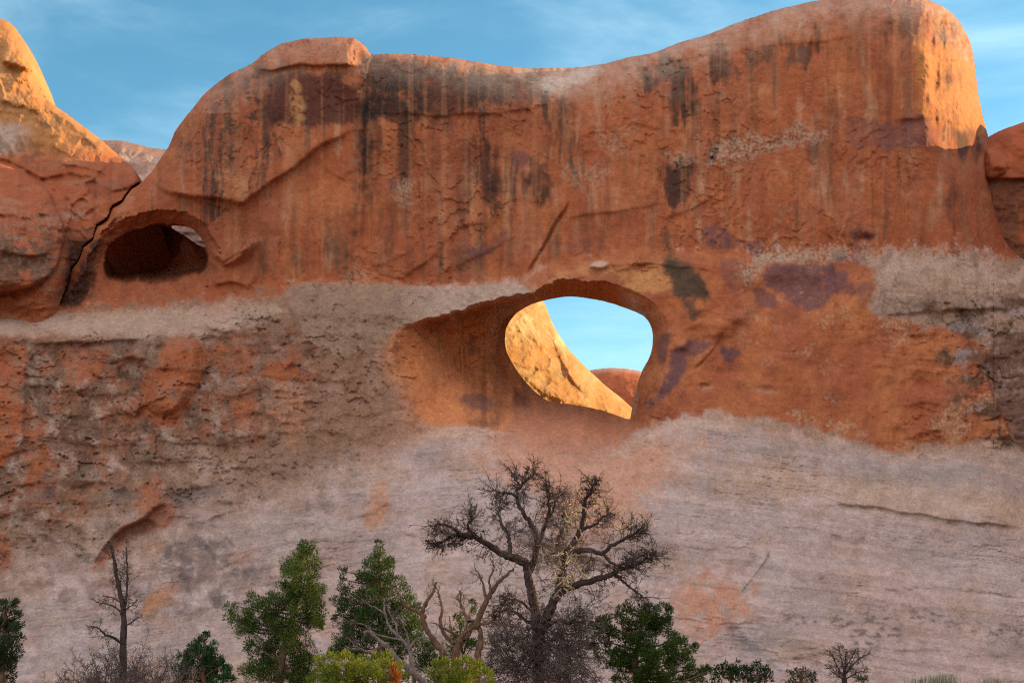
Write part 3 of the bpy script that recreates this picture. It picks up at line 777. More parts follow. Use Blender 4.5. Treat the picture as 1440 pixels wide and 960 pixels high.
for pts, a_ in (([(509, 80), (524, 80), (524, 180), (516, 250), (506, 252), (507, 160)], .9), ([(556, 165), (582, 165), (580, 205), (574, 252), (558, 250)], .9), ([(526, 160), (540, 162), (538, 220), (530, 258), (524, 250)], .6),
        ([(612, 160), (640, 158), (634, 190), (614, 180)], .6), ([(650, 200), (690, 200), (694, 250), (704, 290), (690, 300), (672, 260), (650, 230)], .75), ([(690, 200), (704, 210), (708, 280), (694, 284)], .7),
        ([(744, 230), (770, 232), (772, 280), (748, 282)], .8), ([(715, 240), (744, 250), (740, 285), (716, 280)], .5), ([(640, 250), (664, 250), (660, 310), (644, 320)], .5), ([(782, 150), (800, 148), (798, 215), (786, 215)], .45),
        ([(494, 330), (504, 330), (502, 392), (494, 390)], .7), ([(500, 255), (512, 255), (508, 320), (498, 320)], .5), ([(548, 300), (560, 300), (556, 345), (546, 345)], .4), ([(520, 262), (530, 262), (528, 285), (520, 285)], .5),
        ([(905, 92), (960, 84), (978, 100), (976, 160), (960, 168), (944, 158), (942, 124), (905, 130), (896, 116)], .85), ([(996, 78), (1024, 72), (1022, 110), (1006, 128), (998, 108)], .8), ([(1002, 150), (1010, 150), (1010, 186), (1002, 186)], .4),
        ([(932, 232), (970, 226), (972, 270), (950, 290), (932, 288)], .85), ([(998, 212), (1012, 208), (1006, 222), (998, 236)], .9), ([(1110, 70), (1150, 52), (1150, 78), (1116, 92), (1108, 90)], .6),
        ([(1140, 60), (1160, 50), (1158, 80), (1144, 84)], .5), ([(1340, 175), (1372, 182), (1390, 200), (1386, 226), (1366, 224), (1342, 206)], .75), ([(1392, 190), (1400, 220), (1402, 280), (1392, 250)], .6),
        ([(1336, 262), (1346, 262), (1344, 352), (1336, 352)], .5), ([(1282, 240), (1292, 240), (1290, 256), (1282, 256)], .4), ([(1134, 208), (1148, 208), (1148, 236), (1136, 236)], .5),
        ([(1314, 44), (1340, 40), (1344, 60), (1330, 70), (1316, 58)], .7), ([(1240, 30), (1290, 26), (1304, 48), (1270, 52), (1240, 48)], .4), ([(1020, 90), (1060, 70), (1090, 64), (1080, 80), (1040, 100)], .5)):
    stain(pts, BLACK, a_, 7, .5, strk)
for pts, a_ in (([(936, 368), (946, 364), (972, 376), (990, 400), (998, 418), (976, 418), (950, 416), (938, 396)], .92), ([(932, 326), (944, 326), (948, 366), (936, 372)], .6), ([(962, 418), (980, 418), (984, 440), (974, 450), (964, 436)], .75)):
    stain(pts, (.060, .042, .030), a_, 6, .5, sm(-.5, 0, b3 + .3))
C = mixc(C, (.21, .062, .032), .55 * upw * sm(-.25, .35, fbm(XM * .14 + 2, ZM * .16, 5, 86)) * sm(980, 700, U))
stain([(384, 112), (410, 102), (440, 100), (480, 112), (502, 126), (504, 166), (470, 178), (400, 176), (376, 172), (372, 136)], (.075, .026, .020), .92, 5, .5, sm(-1.2, -.1, sv))
hang = fbm_axis(XM * .75 + 3 + .5 * b1, ZM * .05 + .15 * b1, 6, 81, .62)
hm = upw * sm(.17, .36, hang + .22 * fbm(XM * .18, ZM * .05, 3, 82) - .25 * sm(60, 260, dt) + .14 * sm(500, 560, U) * sm(820, 740, U)) * sm(-.6, .0, b3 + .5 * sv2)
C = mixc(C, (.060, .032, .025), .86 * hm)
C = mixc(C, (.42, .17, .075), .3 * upw * sm(.18, .4, fbm_axis(XM * 1.9 + 13, ZM * .05, 4, 83)))
stain([(410, 118), (424, 118), (428, 150), (422, 180), (414, 178)], (.40, .19, .08), .8, 4, .5, sm(-.3, .1, b3 + .1))
for pts, a_ in (([(352, 96), (384, 100), (370, 130), (366, 160), (346, 180), (346, 130)], .75), ([(300, 122), (330, 112), (324, 160), (318, 190), (306, 150)], .5), ([(322, 176), (332, 176), (330, 250), (324, 262), (320, 230)], .7), ([(290, 200), (306, 196), (304, 240), (292, 240)], .5),
        ([(340, 94), (420, 92), (500, 94), (500, 106), (440, 100), (400, 104), (350, 110)], .6), ([(305, 110), (350, 96), (356, 120), (330, 140), (308, 140)], .4), ([(345, 160), (368, 150), (368, 176), (350, 178)], .6)):
    stain(pts, (.060, .040, .032), a_, 9, .7, sm(-.25, .15, b3 + .5 * sv))
for pts, a_ in (([(1074, 380), (1100, 372), (1160, 376), (1176, 400), (1164, 426), (1130, 436), (1100, 414), (1076, 402)], .85), ([(1168, 366), (1176, 384), (1194, 380), (1190, 396), (1174, 414), (1166, 400)], .85), ([(1062, 400), (1088, 414), (1092, 430), (1076, 436), (1062, 424)], .7),
        ([(990, 320), (1006, 316), (1024, 330), (1026, 344), (1002, 350), (988, 340)], .75), ([(1046, 340), (1066, 338), (1072, 360), (1056, 356)], .7), ([(1018, 334), (1040, 338), (1040, 348), (1020, 348)], .5), ([(1010, 366), (1040, 366), (1060, 400), (1040, 420), (1020, 400)], .4),
        ([(944, 494), (966, 490), (958, 530), (944, 550), (932, 560), (930, 546), (938, 520)], .95), ([(924, 470), (942, 468), (940, 502), (926, 506)], .7), ([(964, 484), (1000, 480), (990, 494), (970, 502)], .85), ([(1008, 488), (1040, 494), (1036, 504), (1018, 506)], .95), ([(930, 548), (934, 556), (912, 572), (912, 564)], .8),
        ([(658, 350), (688, 346), (690, 356), (664, 362)], .75), ([(696, 334), (716, 326), (716, 340), (700, 344)], .6), ([(1196, 326), (1222, 322), (1226, 334), (1202, 336)], .7), ([(1198, 344), (1216, 346), (1216, 372), (1200, 362)], .5), ([(1174, 358), (1200, 362), (1190, 368), (1174, 366)], .5),
        ([(546, 254), (556, 252), (556, 266), (548, 266)], .7), ([(1236, 180), (1300, 160), (1308, 206), (1260, 210), (1232, 204)], .6), ([(1190, 170), (1230, 168), (1230, 205), (1190, 200)], .35), ([(1196, 398), (1226, 400), (1222, 414), (1194, 412)], .6), ([(720, 215), (740, 214), (740, 232), (722, 232)], .6), ([(796, 340), (830, 338), (826, 352), (800, 354)], .3),
        ([(660, 480), (672, 478), (672, 500), (660, 500)], .4), ([(652, 556), (690, 556), (690, 576), (652, 570)], .6)):
    stain(pts, PURPLE, a_, 3.5, .45, sm(-.42, -.02, .7 * sv2 + .8 * b3 + .5 * sv + .22))
for pts, a_ in (([(1010, 200), (1060, 190), (1150, 178), (1150, 200), (1060, 216), (1000, 232)], .75), ([(1060, 356), (1110, 350), (1180, 352), (1160, 366), (1090, 368), (1050, 400), (1040, 386)], .85), ([(930, 224), (960, 214), (980, 220), (950, 236)], .6), ([(560, 254), (578, 254), (576, 290), (562, 290)], .6),
        ([(1236, 372), (1250, 356), (1320, 352), (1370, 358), (1400, 380), (1360, 410), (1250, 414), (1226, 396)], .35), ([(800, 235), (860, 232), (850, 262), (806, 260)], .4), ([(486, 380), (520, 380), (524, 400), (486, 400)], .5), ([(1330, 8), (1360, 60), (1368, 90), (1350, 80), (1320, 30)], .5), ([(700, 100), (800, 100), (860, 92), (800, 112), (740, 118)], .35), ([(846, 190), (890, 184), (870, 208), (848, 206)], .35)):
    m_ = stain(pts, (.37, .255, .185), a_, 9, .9, sm(-.2, .14, b4 + .7 * b3))
    R = np.maximum(R, m_ * .9)
# pale weathered rock on the crest
crest = sm(62, 8, dt) * ctl((-110, 0), (240, .1), (330, .35), (520, .3), (680, .55), (800, .8), (900, .55), (1100, .5), (1300, .5), (1360, .4), (1385, .1), (1560, .0)) * sm(-.75, .25, b2_ + .4 * b3) * (V < 160)
C = mixc(C, (.46, .31, .24), crest); R = np.maximum(R, crest * .4)
stain([(760, 118), (790, 104), (830, 98), (826, 112), (800, 124), (775, 128)], (.55, .44, .38), .7, 8, .5)
C = mixc(C, (.12, .065, .045), .55 * sm(30, 70, dt) * sm(120, 60, dt) * sm(860, 960, U) * sm(1250, 1100, U) * (V < 180) * sm(0, .35, b2_ + .4 * b3))
# small cave: black left jamb and pinkish bench
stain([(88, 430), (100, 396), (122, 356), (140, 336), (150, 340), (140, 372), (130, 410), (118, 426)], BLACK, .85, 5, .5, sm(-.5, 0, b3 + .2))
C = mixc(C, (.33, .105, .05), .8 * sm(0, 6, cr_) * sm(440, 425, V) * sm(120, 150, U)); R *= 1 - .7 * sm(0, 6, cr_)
C = mixc(C, (.20, .12, .085), .55 * mid * sm(460, 380, U) * sm(-.1, .3, nf + .4 * sh))
C = mixc(C, (.42, .29, .23), .6 * area([(-120, 440), (60, 440), (130, 442), (280, 430), (330, 420), (400, 440), (300, 470), (200, 474), (60, 470), (-120, 468)], 7, .6))
C = mixc(C, (.16, .105, .085), .5 * area([(-120, 474), (40, 476), (200, 482), (200, 492), (40, 488), (-120, 486)], 5, .7) * sm(-.3, .2, b3 + .2))
lich = sm(.12, .22, b4 + .25 * b2_) * area([(330, 430), (368, 432), (384, 450), (372, 470), (340, 456)], 12, .6)
C = mixc(C, (.07, .045, .03), .8 * lich)
for pts in ([(280, 630), (300, 624), (318, 624), (300, 634)], [(980, 546), (1000, 542), (996, 550), (978, 554)], [(1064, 548), (1090, 546), (1086, 556), (1068, 556)]):
    C = mixc(C, (.40, .29, .24), .5 * area(pts, 6, 1.) * sm(-.2, .2, nf))
C = mixc(C, (.52, .36, .29), .85 * sm(2, -4, kd))
# sunlit end of the fin: the sun's warmth painted in as brighter orange
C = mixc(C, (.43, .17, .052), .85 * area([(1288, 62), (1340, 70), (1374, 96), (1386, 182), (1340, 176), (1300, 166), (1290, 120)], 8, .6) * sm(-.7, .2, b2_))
# dirt gathered in the hairline cracks
hair = np.abs(fbm(XM * .55 + .25 * nf, ZM * .42 + .25 * nf, 5, 71, .55))
C *= (1 - .45 * sm(.016, .004, hair) * sm(.0, .25, fbm(XM * .2, ZM * .2, 3, 72)) * (1 - .6 * apron))[..., None]
C *= (1 + .15 * fbm(XM * 8.5, ZM * 8.5, 2, 85))[..., None]
C *= (1 + .20 * nf + .12 * fbm(XM * 1.4, ZM * 1.4, 5, 61) + .10 * b4)[..., None]
C = np.clip(C, .01, .8)
FIELD = dict(Y=Y, C=np.concatenate([C, np.clip(R, 0, 1)[..., None]], -1))

uu = np.arange(-104, 1552, .5)
sl = np.abs(np.gradient(top_of(uu), uu))
dens = np.sqrt(1 + np.minimum(blur(sl[None], 3)[0] * .9, 5) ** 2)
cum = np.cumsum(dens) * .5
us = np.interp(np.arange(cum[0], cum[-1], 1.25), cum, uu)
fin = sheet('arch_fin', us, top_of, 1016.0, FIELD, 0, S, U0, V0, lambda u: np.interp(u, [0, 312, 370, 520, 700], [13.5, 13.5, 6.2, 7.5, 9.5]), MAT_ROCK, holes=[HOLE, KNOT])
tag(fin, 'massive red sandstone fin pierced by a large natural arch above a pale slickrock slope', 'rock arch')
# ------------------------------------------------------------------ other rock bodies
def rock(name, top_pts, vbot, yfun, colfun, back, S=1.5, jit=1.2, R=2.5, relief=1.0, seed=0, u_pad=0, label=None, cat='rock fin', rmap=None, scale=.045):
    top_pts = np.array(top_pts, float)
    u0, u1 = top_pts[0, 0], top_pts[-1, 0]
    jn = np.arange(u0 - 5, u1 + 6)
    jv = jit * fbm(jn * .05, jn * 0., 4, 200 + seed) + .4 * jit * fbm(jn * .3, jn * 0., 2, 210 + seed)
    top = lambda u: np.interp(u, top_pts[:, 0], top_pts[:, 1]) + np.interp(u, jn, jv)
    v0 = top_pts[:, 1].min() - 8
    U, V = raster(u0, u1, v0, vbot, S)
    X, Z = (U - 720) * scale + seed * 31, (960 - V) * scale
    tl = np.stack([np.arange(u0, u1 + 3, 3.), top(np.arange(u0, u1 + 3, 3.))], -1)
    Tg = np.broadcast_to(top(U[0])[None], U.shape)
    d = np.where(V < Tg, 0, np.minimum(seg_near(tl, U, V, False)[0], 400))
    r = np.clip(d * scale / R, 0, 1)
    Y = yfun(U, V, X, Z, d) + R * (1 - np.sqrt(np.maximum(0, 1 - (1 - r) ** 2)))
    k = relief * sm(0, 14, d)
    rid = 1 - np.abs(fbm(X * .5, Z * .6, 5, 220 + seed))
    Y = Y + k * (.5 * fbm(X * .25, Z * .25, 3, 230 + seed) + .2 * fbm(X * .9, Z * .9, 4, 240 + seed) - .35 * rid ** 4 + .14 * np.tanh(4 * fbm_axis(X * .2 + Z * .05, Z * .9, 3, 250 + seed)) + .05 * fbm(X * 3.2, Z * 3.2, 3, 260 + seed))
    C = colfun(U, V, X, Z, d)
    C = C * (1 + .2 * fbm(X * 1.2, Z * 1.2, 5, 270 + seed))[..., None]
    A = np.full(U.shape, .3) if rmap is None else rmap(U, V, X, Z)
    us = np.arange(u0 + .01, u1 - .01, S)
    o = sheet(name, us, top, vbot, dict(Y=Y, C=np.concatenate([np.clip(C, .01, .8), A[..., None]], -1)), 0, S, u0, v0, back, MAT_ROCK)
    tag(o, label, cat)
    return o

def full(shape, rgb):
    a = np.empty(shape + (3,)); a[:] = rgb
    return a

# left: tall knob above a swelling shoulder and a rounded boulder-like buttress
def y_left(U, V, X, Z, d):
    y = np.interp(V, [20, 130, 230, 320, 400, 470], [11.0, 9.5, 6.5, 1.5, -2.0, -2.6])
    near_fin = sm(70, 4, top_of(U) - V) * sm(60, 100, U)
    y = y * (1 - near_fin) + .9 * near_fin
    y = y + np.where(V > top_of(U) - 2, .8 + 1.6 * sm(330, 360, V) + 17.0 * sm(128, 142, U), 0) * (U > 84)
    bul = catmull([(-130, 240), (-40, 226), (20, 236), (60, 262), (84, 300), (88, 340), (82, 372), (50, 400), (0, 412), (-130, 420)], 5)
    bd = sdist(bul, U + 5 * fbm(X * .6, Z * .6, 3, 301), V, 60)
    y = y - 2.6 * np.sqrt(np.clip(-bd / 60, 0, 1)) - 1.0 * sm(3, -3, bd)
    low = catmull([(22, 420), (40, 384), (62, 374), (86, 366), (98, 376), (92, 404), (80, 432), (20, 440)], 5)
    y = y - .7 * sm(6, -20, sdist(low, U, V, 40))
    E = np.zeros_like(y)
    for pts, h, L in (([(0, 88), (20, 92), (46, 102)], .8, 20), ([(-20, 215), (30, 236), (60, 250), (110, 246), (160, 262)], .35, 18), ([(80, 232), (120, 236), (150, 246)], .4, 14), ([(100, 290), (118, 276), (128, 268)], .5, 14), ([(120, 285), (136, 276), (150, 270)], .35, 12),
                      ([(60, 150), (100, 176), (140, 210)], .25, 20), ([(-20, 140), (30, 150), (60, 160)], .25, 18), ([(70, 204), (90, 214), (100, 222)], .3, 10), ([(-20, 300), (30, 306), (70, 300), (88, 312)], .3, 24), ([(-20, 352), (40, 360), (80, 350)], .35, 24), ([(92, 330), (100, 300), (96, 280)], .5, 14), ([(96, 262), (130, 256), (160, 268), (186, 262)], .35, 14), ([(110, 310), (126, 296), (140, 290)], .4, 14)):
        crack_step(U, V, E, pts, h, L, warp=(4 * fbm(X, Z, 3, 303), 4 * fbm(X, Z, 3, 304)))
    return y + 1.6 * E
def c_left(U, V, X, Z, d):
    n1, n2, sh = fbm(X * .4, Z * .4, 5, 311), fbm(X * 1.6, Z * 1.6, 4, 312), fbm_axis(X * .25, Z * 1.5, 4, 313)
    c = full(U.shape, (.38, .165, .06))
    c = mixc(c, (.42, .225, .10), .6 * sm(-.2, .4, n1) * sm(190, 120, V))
    c = mixc(c, RED, sm(196, 236, V + 10 * n1))  # sunlit gold above, shaded red below, painted along the shadow's edge
    c = mixc(c, (.40, .30, .26), .85 * sm(60, 10, U + 30 * n1) * sm(165, 185, V) * sm(222, 205, V + 8 * n2))
    c = mixc(c, (.30, .15, .09), .55 * sm(0, .4, sh + .3 * n2) * sm(215, 240, V))
    c = mixc(c, BRICK, .5 * sm(.1, .4, n1) * sm(215, 240, V))
    c = mixc(c, BROWN, .85 * sm(-.1, .3, n2 + .6 * n1 + .25) * sm(300, 350, V) * sm(410, 385, V) * sm(100, 60, U))
    c = mixc(c, (.32, .22, .18), .4 * sm(-.1, .5, fbm(X * 3.5, Z * 3.5, 4, 314) + .4 * sh) * sm(280, 300, V) * sm(400, 360, V))
    c = mixc(c, BLACK, .8 * sm(84, 100, U + 8 * n1) * sm(320, 350, V) * sm(150, 125, U))
    c = mixc(c, BROWN, .5 * sm(.15, .4, n2 + n1) * sm(90, 170, V) * sm(260, 210, V))
    return c
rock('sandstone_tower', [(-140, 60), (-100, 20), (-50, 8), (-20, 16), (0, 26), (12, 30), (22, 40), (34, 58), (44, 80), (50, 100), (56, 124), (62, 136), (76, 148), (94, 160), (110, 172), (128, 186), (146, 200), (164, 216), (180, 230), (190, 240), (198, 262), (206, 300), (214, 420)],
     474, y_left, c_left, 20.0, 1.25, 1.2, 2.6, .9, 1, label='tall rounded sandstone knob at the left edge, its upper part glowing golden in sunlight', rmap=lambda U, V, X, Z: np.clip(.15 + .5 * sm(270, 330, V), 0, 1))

# grey saddle of rock seen in the gap, and again through the little window of the cave
def c_gap(U, V, X, Z, d):
    n2, sh = fbm(X * 1.6, Z * 1.6, 4, 322), fbm_axis(X * .2, Z * 1.2, 4, 323)
    c = full(U.shape, (.40, .29, .25))
    c = mixc(c, (.42, .19, .11), .7 * sm(16, 6, d + 8 * n2))
    return mixc(c, (.20, .135, .12), .7 * sm(-.05, .3, sh + .4 * n2))
rock('sandstone_saddle', [(90, 204), (130, 198), (150, 197), (170, 198), (190, 202), (212, 208), (230, 210), (260, 212), (300, 215), (340, 222)], 420,
     lambda U, V, X, Z, d: 17 - (V - 200) * .03 + 0 * U, c_gap, 30, 1.5, .8, 3.5, 1.2, 2, label='low grey rock saddle in the gap between the golden knob and the arch fin')

# red rock at the right edge; out of the frame it climbs on and shades the slope
def c_right(U, V, X, Z, d):
    n1, n2 = fbm(X * .4, Z * .4, 5, 331), fbm(X * 1.6, Z * 1.6, 4, 332)
    c = full(U.shape, RED)
    c = mixc(c, BROWN, .75 * sm(248, 256, V + 4 * n2) * sm(-.3, .25, n1 + .5 * n2 + .2))  # shade under the shadow line painted in brown
    return mixc(c, BRICK, .6 * sm(-.1, .4, n1))
def y_right(U, V, X, Z, d):
    y = 9.5 - np.interp(V, [170, 250, 254, 420], [0, 1.6, .9, 2.5])
    kn = catmull([(1386, 212), (1402, 214), (1416, 226), (1416, 240), (1404, 249), (1386, 250)], 5)
    return y - 1.2 * np.sqrt(np.clip(-sdist(kn, U, V, 30) / 16, 0, 1))
rock('red_butte', [(1372, 204), (1386, 196), (1394, 190), (1404, 185), (1416, 180), (1430, 175), (1444, 170), (1470, 160), (1500, 150), (1540, 146), (1580, 152)], 460, y_right, c_right, 13.0, 1.5, 1.0, 2.0, .8, 3,
     label='dark red butte rising behind the right end of the arch fin')

# the sunlit fin seen through the arch
def y_glow(U, V, X, Z, d):
    E = np.zeros_like(U)
    for pts, h, L in (([(700, 462), (722, 463), (735, 468), (752, 480), (768, 500)], .25, 14), ([(768, 440), (776, 470), (790, 510), (812, 545), (836, 562)], .5, 22), ([(735, 530), (770, 556), (820, 570), (880, 588)], .3, 10)):
        crack_step(U, V, E, pts, h, L, w=1.5)
    return 17.0 - np.interp(V, [420, 600], [0, 3.0]) + (U - 720) * .05 + E
def c_glow(U, V, X, Z, d):
    n1, n2, sv = fbm(X * .6, Z * .6, 5, 341), fbm(X * 2.0, Z * 2.0, 4, 342), fbm(X * 1.6 + Z * .8, Z * .5 - X * .2, 4, 343)
    c = full(U.shape, (.40, .255, .12))
    c = mixc(c, (.38, .18, .06), .7 * sm(-.1, .35, n1 + .3 * sv + .25 * sm(470, 540, V) - .1))
    return mixc(c, (.52, .42, .26), .6 * sm(.05, .35, sv + .4 * n2) * sm(560, 470, V))
rock('golden_fin', [(600, 300), (660, 330), (700, 360), (730, 388), (752, 410), (765, 425), (770, 436), (775, 450), (782, 464), (792, 480), (802, 494), (813, 505), (822, 514), (832, 524), (845, 536), (858, 547), (874, 560), (888, 572), (900, 582), (930, 606), (960, 640)], 660,
     y_glow, c_glow, 24, 1.0, .9, 3.2, .75, 4, label='sunlit golden sandstone fin seen through the arch opening')
rock('distant_dome', [(780, 560), (800, 540), (820, 524), (832, 520), (845, 518), (860, 517), (880, 518), (892, 520), (905, 523), (930, 532), (960, 560), (990, 600)], 680,
     lambda U, V, X, Z, d: 34 - (V - 517) * .02 + 0 * U, lambda U, V, X, Z, d: mixc(full(U.shape, (.40, .12, .055)), PINK, .5 * sm(8, 2, d)), 44, 1.5, .5, 3.0, .5, 5, label='far red sandstone dome low in the arch opening, beside the golden fin')

# unseen fin on the right, shaped to block sun; windows added for sun spots
SPOTS = []          # (x, z, radius) on the plane of the trees, filled with P() below
for px, py, r in ((800, 788, 34), (785, 800, 22), (832, 702, 30), (822, 724, 20), (893, 742, 22), (812, 770, 20)):
    q = P(px, py, -49.0); SPOTS.append((q, r / 62.))
for px, py, r in ((430, 785, 20), (436, 808, 24), (428, 836, 18), (399, 872, 24), (432, 860, 14)):
    q = P(px, py, -46.4); SPOTS.append((q, r / 57.))
for px, py, r in ((579, 858, 22), (570, 880, 18)):
    q = P(px, py, -45.4); SPOTS.append((q, r / 57.))
for px, py, r in ((646, 872, 14), (664, 850, 10)):
    q = P(px, py, -46.0); SPOTS.append((q, r / 57.))
for px, py, r in ((470, 940, 40), (530, 940, 40), (630, 945, 38), (665, 945, 30)):
    q = P(px, py, -53.2); SPOTS.append((q, r / 72.))
def wall():
    plan = np.array([(36.5, 15.0), (37.2, 8.0), (39.5, 0.0), (44.0, -14.0), (47.0, -30.0), (50.0, -48.0), (52.0, -72.0), (53.0, -100.0)])
    seg = np.concatenate([[0], np.cumsum(np.hypot(*np.diff(plan, axis=0).T))])
    s = np.arange(0, seg[-1], .22)
    x, y = np.interp(s, seg, plan[:, 0]), np.interp(s, seg, plan[:, 1])
    ztop = np.interp(s, [0, 6, 9, 14, 30, 60, 90, 130], [37.0, 38.0, 37.2, 37.4, 36.0, 33.0, 30.0, 26.0]) + .5 * fbm(s * .25, s * 0, 4, 401)
    q = np.linspace(0, 1, 170)
    Z = -1 + q[:, None] * (ztop[None] + 1)
    X = x[None] + 1.3 * fbm(s[None] * .12 + 0 * Z, Z * .12, 4, 402) + 2.5 * q[:, None] ** 3
    Yw = y[None] + 0 * Z
    W = np.stack([X, Yw, Z], -1)
    keep = np.ones(Z.shape, bool)
    for c, r in SPOTS:
        rel = W - c
        t = rel @ SUN
        d = np.linalg.norm(rel - t[..., None] * SUN, axis=-1)
        keep &= ~((d < r * 1.35) & (t > 0))
    idx = np.arange(Z.size).reshape(Z.shape)
    ok = keep[:-1, :-1] & keep[1:, :-1] & keep[:-1, 1:] & keep[1:, 1:]
    f = np.stack([idx[:-1, :-1], idx[:-1, 1:], idx[1:, 1:], idx[1:, :-1]], -1)[ok]
    C = np.concatenate([mixc(full(Z.shape, RED), TAN, sm(-.1, .4, fbm(s[None] * .3 + 0 * Z, Z * .3, 4, 403))), np.full(Z.shape + (1,), .3)], -1)
    o = mesh_object('shade_fin', W.reshape(-1, 3), f, MAT_ROCK, colors=C.reshape(-1, 4))
    so = o.modifiers.new('thickness', 'SOLIDIFY'); so.thickness = .35
    tag(o, 'tall red sandstone fin out of view, shading the slope, with windows added for sun spots', 'rock fin')
wall()

# the ground in front: red sand
def ground():
    g = np.concatenate([np.linspace(-900, -70, 14), np.linspace(-62, 62, 125), np.linspace(70, 900, 14)])
    h = np.concatenate([np.linspace(-1000, -100, 12), np.linspace(-95, 20, 116), np.linspace(30, 1200, 16)])
    X, Yg = np.meshgrid(g, h)
    near = sm(90, 50, np.abs(X)) * sm(130, 90, np.abs(Yg + 40))
    Z = near * (.12 * fbm(X * .2, Yg * .2, 4, 501))
    idx = np.arange(Z.size).reshape(Z.shape)
    f = np.stack([idx[:-1, :-1], idx[:-1, 1:], idx[1:, 1:], idx[1:, :-1]], -1).reshape(-1, 4)
    C = np.concatenate([mixc(full(Z.shape, (.42, .22, .13)), (.36, .26, .2), sm(-.2, .4, fbm(X * .5, Yg * .5, 4, 502))), np.full(Z.shape + (1,), .25)], -1)
    o = mesh_object('ground', np.stack([X, Yg, Z], -1).reshape(-1, 3), f, MAT_ROCK, colors=C.reshape(-1, 4))
    tag(o, 'red sandy ground in front of the slickrock', kind='structure')
ground()
# ------------------------------------------------------------------ trees and shrubs
def bark_material(name, dark, light, scale=18.0):
    m, n, l, b = new_mat(name)
    b.inputs['Roughness'].default_value = 0.9
    b.inputs['Specular IOR Level'].default_value = 0.2
    geo = n.new('ShaderNodeNewGeometry')
    mp = n.new('ShaderNodeMapping'); mp.inputs['Scale'].default_value = (1, 1, .3)
    l.new(geo.outputs['Position'], mp.inputs['Vector'])
    t = n.new('ShaderNodeTexNoise'); t.inputs['Scale'].default_value = scale; t.inputs['Detail'].default_value = 6; t.inputs['Roughness'].default_value = .7
    l.new(mp.outputs['Vector'], t.inputs['Vector'])
    r = n.new('ShaderNodeValToRGB')
    r.color_ramp.elements[0].position = .35; r.color_ramp.elements[0].color = dark + (1,)
    r.color_ramp.elements[1].position = .68; r.color_ramp.elements[1].color = light + (1,)
    l.new(t.outputs['Fac'], r.inputs['Fac']); l.new(r.outputs['Color'], b.inputs['Base Color'])
    bp = n.new('ShaderNodeBump'); bp.inputs['Strength'].default_value = .6; bp.inputs['Distance'].default_value = .02
    l.new(t.outputs['Fac'], bp.inputs['Height']); l.new(bp.outputs['Normal'], b.inputs['Normal'])
    return m
BARK_DEAD = bark_material('dead_wood_bark', (.030, .020, .019), (.085, .056, .050))
TWIG_DEAD = bark_material('dry_twigs', (.070, .048, .044), (.17, .125, .112), 8)
BROOM_LIT = bark_material('sunlit_shoots', (.38, .28, .18), (.56, .44, .30), 8)  # sunlight on the shoots put into their pale colour
BARK_RED = bark_material('shaggy_juniper_bark', (.075, .040, .026), (.22, .125, .085))
WOOD_GREY = bark_material('bleached_wood', (.11, .085, .080), (.27, .22, .205))

def leaf_material():
    m, n, l, b = new_mat('scale_leaves')
    b.inputs['Roughness'].default_value = .65
    b.inputs['Specular IOR Level'].default_value = .25
    at = n.new('ShaderNodeAttribute'); at.attribute_name = 'pigment'
    l.new(at.outputs['Color'], b.inputs['Base Color'])
    tr = n.new('ShaderNodeBsdfTranslucent'); l.new(at.outputs['Color'], tr.inputs['Color'])
    mx = n.new('ShaderNodeMixShader'); mx.inputs['Fac'].default_value = .25
    l.new(b.outputs['BSDF'], mx.inputs[1]); l.new(tr.outputs['BSDF'], mx.inputs[2])
    l.new(mx.outputs['Shader'], n['Material Output'].inputs['Surface'])
    return m
LEAF = leaf_material()

class Tubes:
    """collects tapered, curved branches as one mesh."""
    def __init__(self):
        self.v, self.f, self.n = [], [], 0
    def add(self, pts, r, sides=5):
        pts, r = np.asarray(pts, float), np.asarray(r, float)
        m = len(pts)
        if m < 2:
            return
        t = np.gradient(pts, axis=0)
        t /= np.maximum(np.linalg.norm(t, axis=1), 1e-9)[:, None]
        ref = np.array([.31, .94, .17])
        a = np.cross(t, ref); a /= np.maximum(np.linalg.norm(a, axis=1), 1e-6)[:, None]
        b = np.cross(t, a)
        ang = np.arange(sides) * 2 * np.pi / sides
        ring = pts[:, None] + r[:, None, None] * (np.cos(ang)[None, :, None] * a[:, None] + np.sin(ang)[None, :, None] * b[:, None])
        i = np.arange(m * sides).reshape(m, sides) + self.n
        q = np.stack([i[:-1], np.roll(i[:-1], -1, 1), np.roll(i[1:], -1, 1), i[1:]], -1).reshape(-1, 4)
        self.v.append(ring.reshape(-1, 3)); self.f.append(q); self.n += m * sides
    def build(self, name, mat, parent):
        if self.n:
            return mesh_object(name, np.concatenate(self.v), np.concatenate(self.f), mat, parent)

def unit(v):
    return v / max(np.linalg.norm(v), 1e-9)

def wander(rng, start, d, length, n, gnarl, bend=(0, 0, 0)):
    pts, d = [np.array(start, float)], unit(np.array(d, float))
    for _ in range(n):
        d = unit(d + rng.normal(0, gnarl, 3) + np.array(bend))
        pts.append(pts[-1] + d * length / n)
    return np.array(pts)

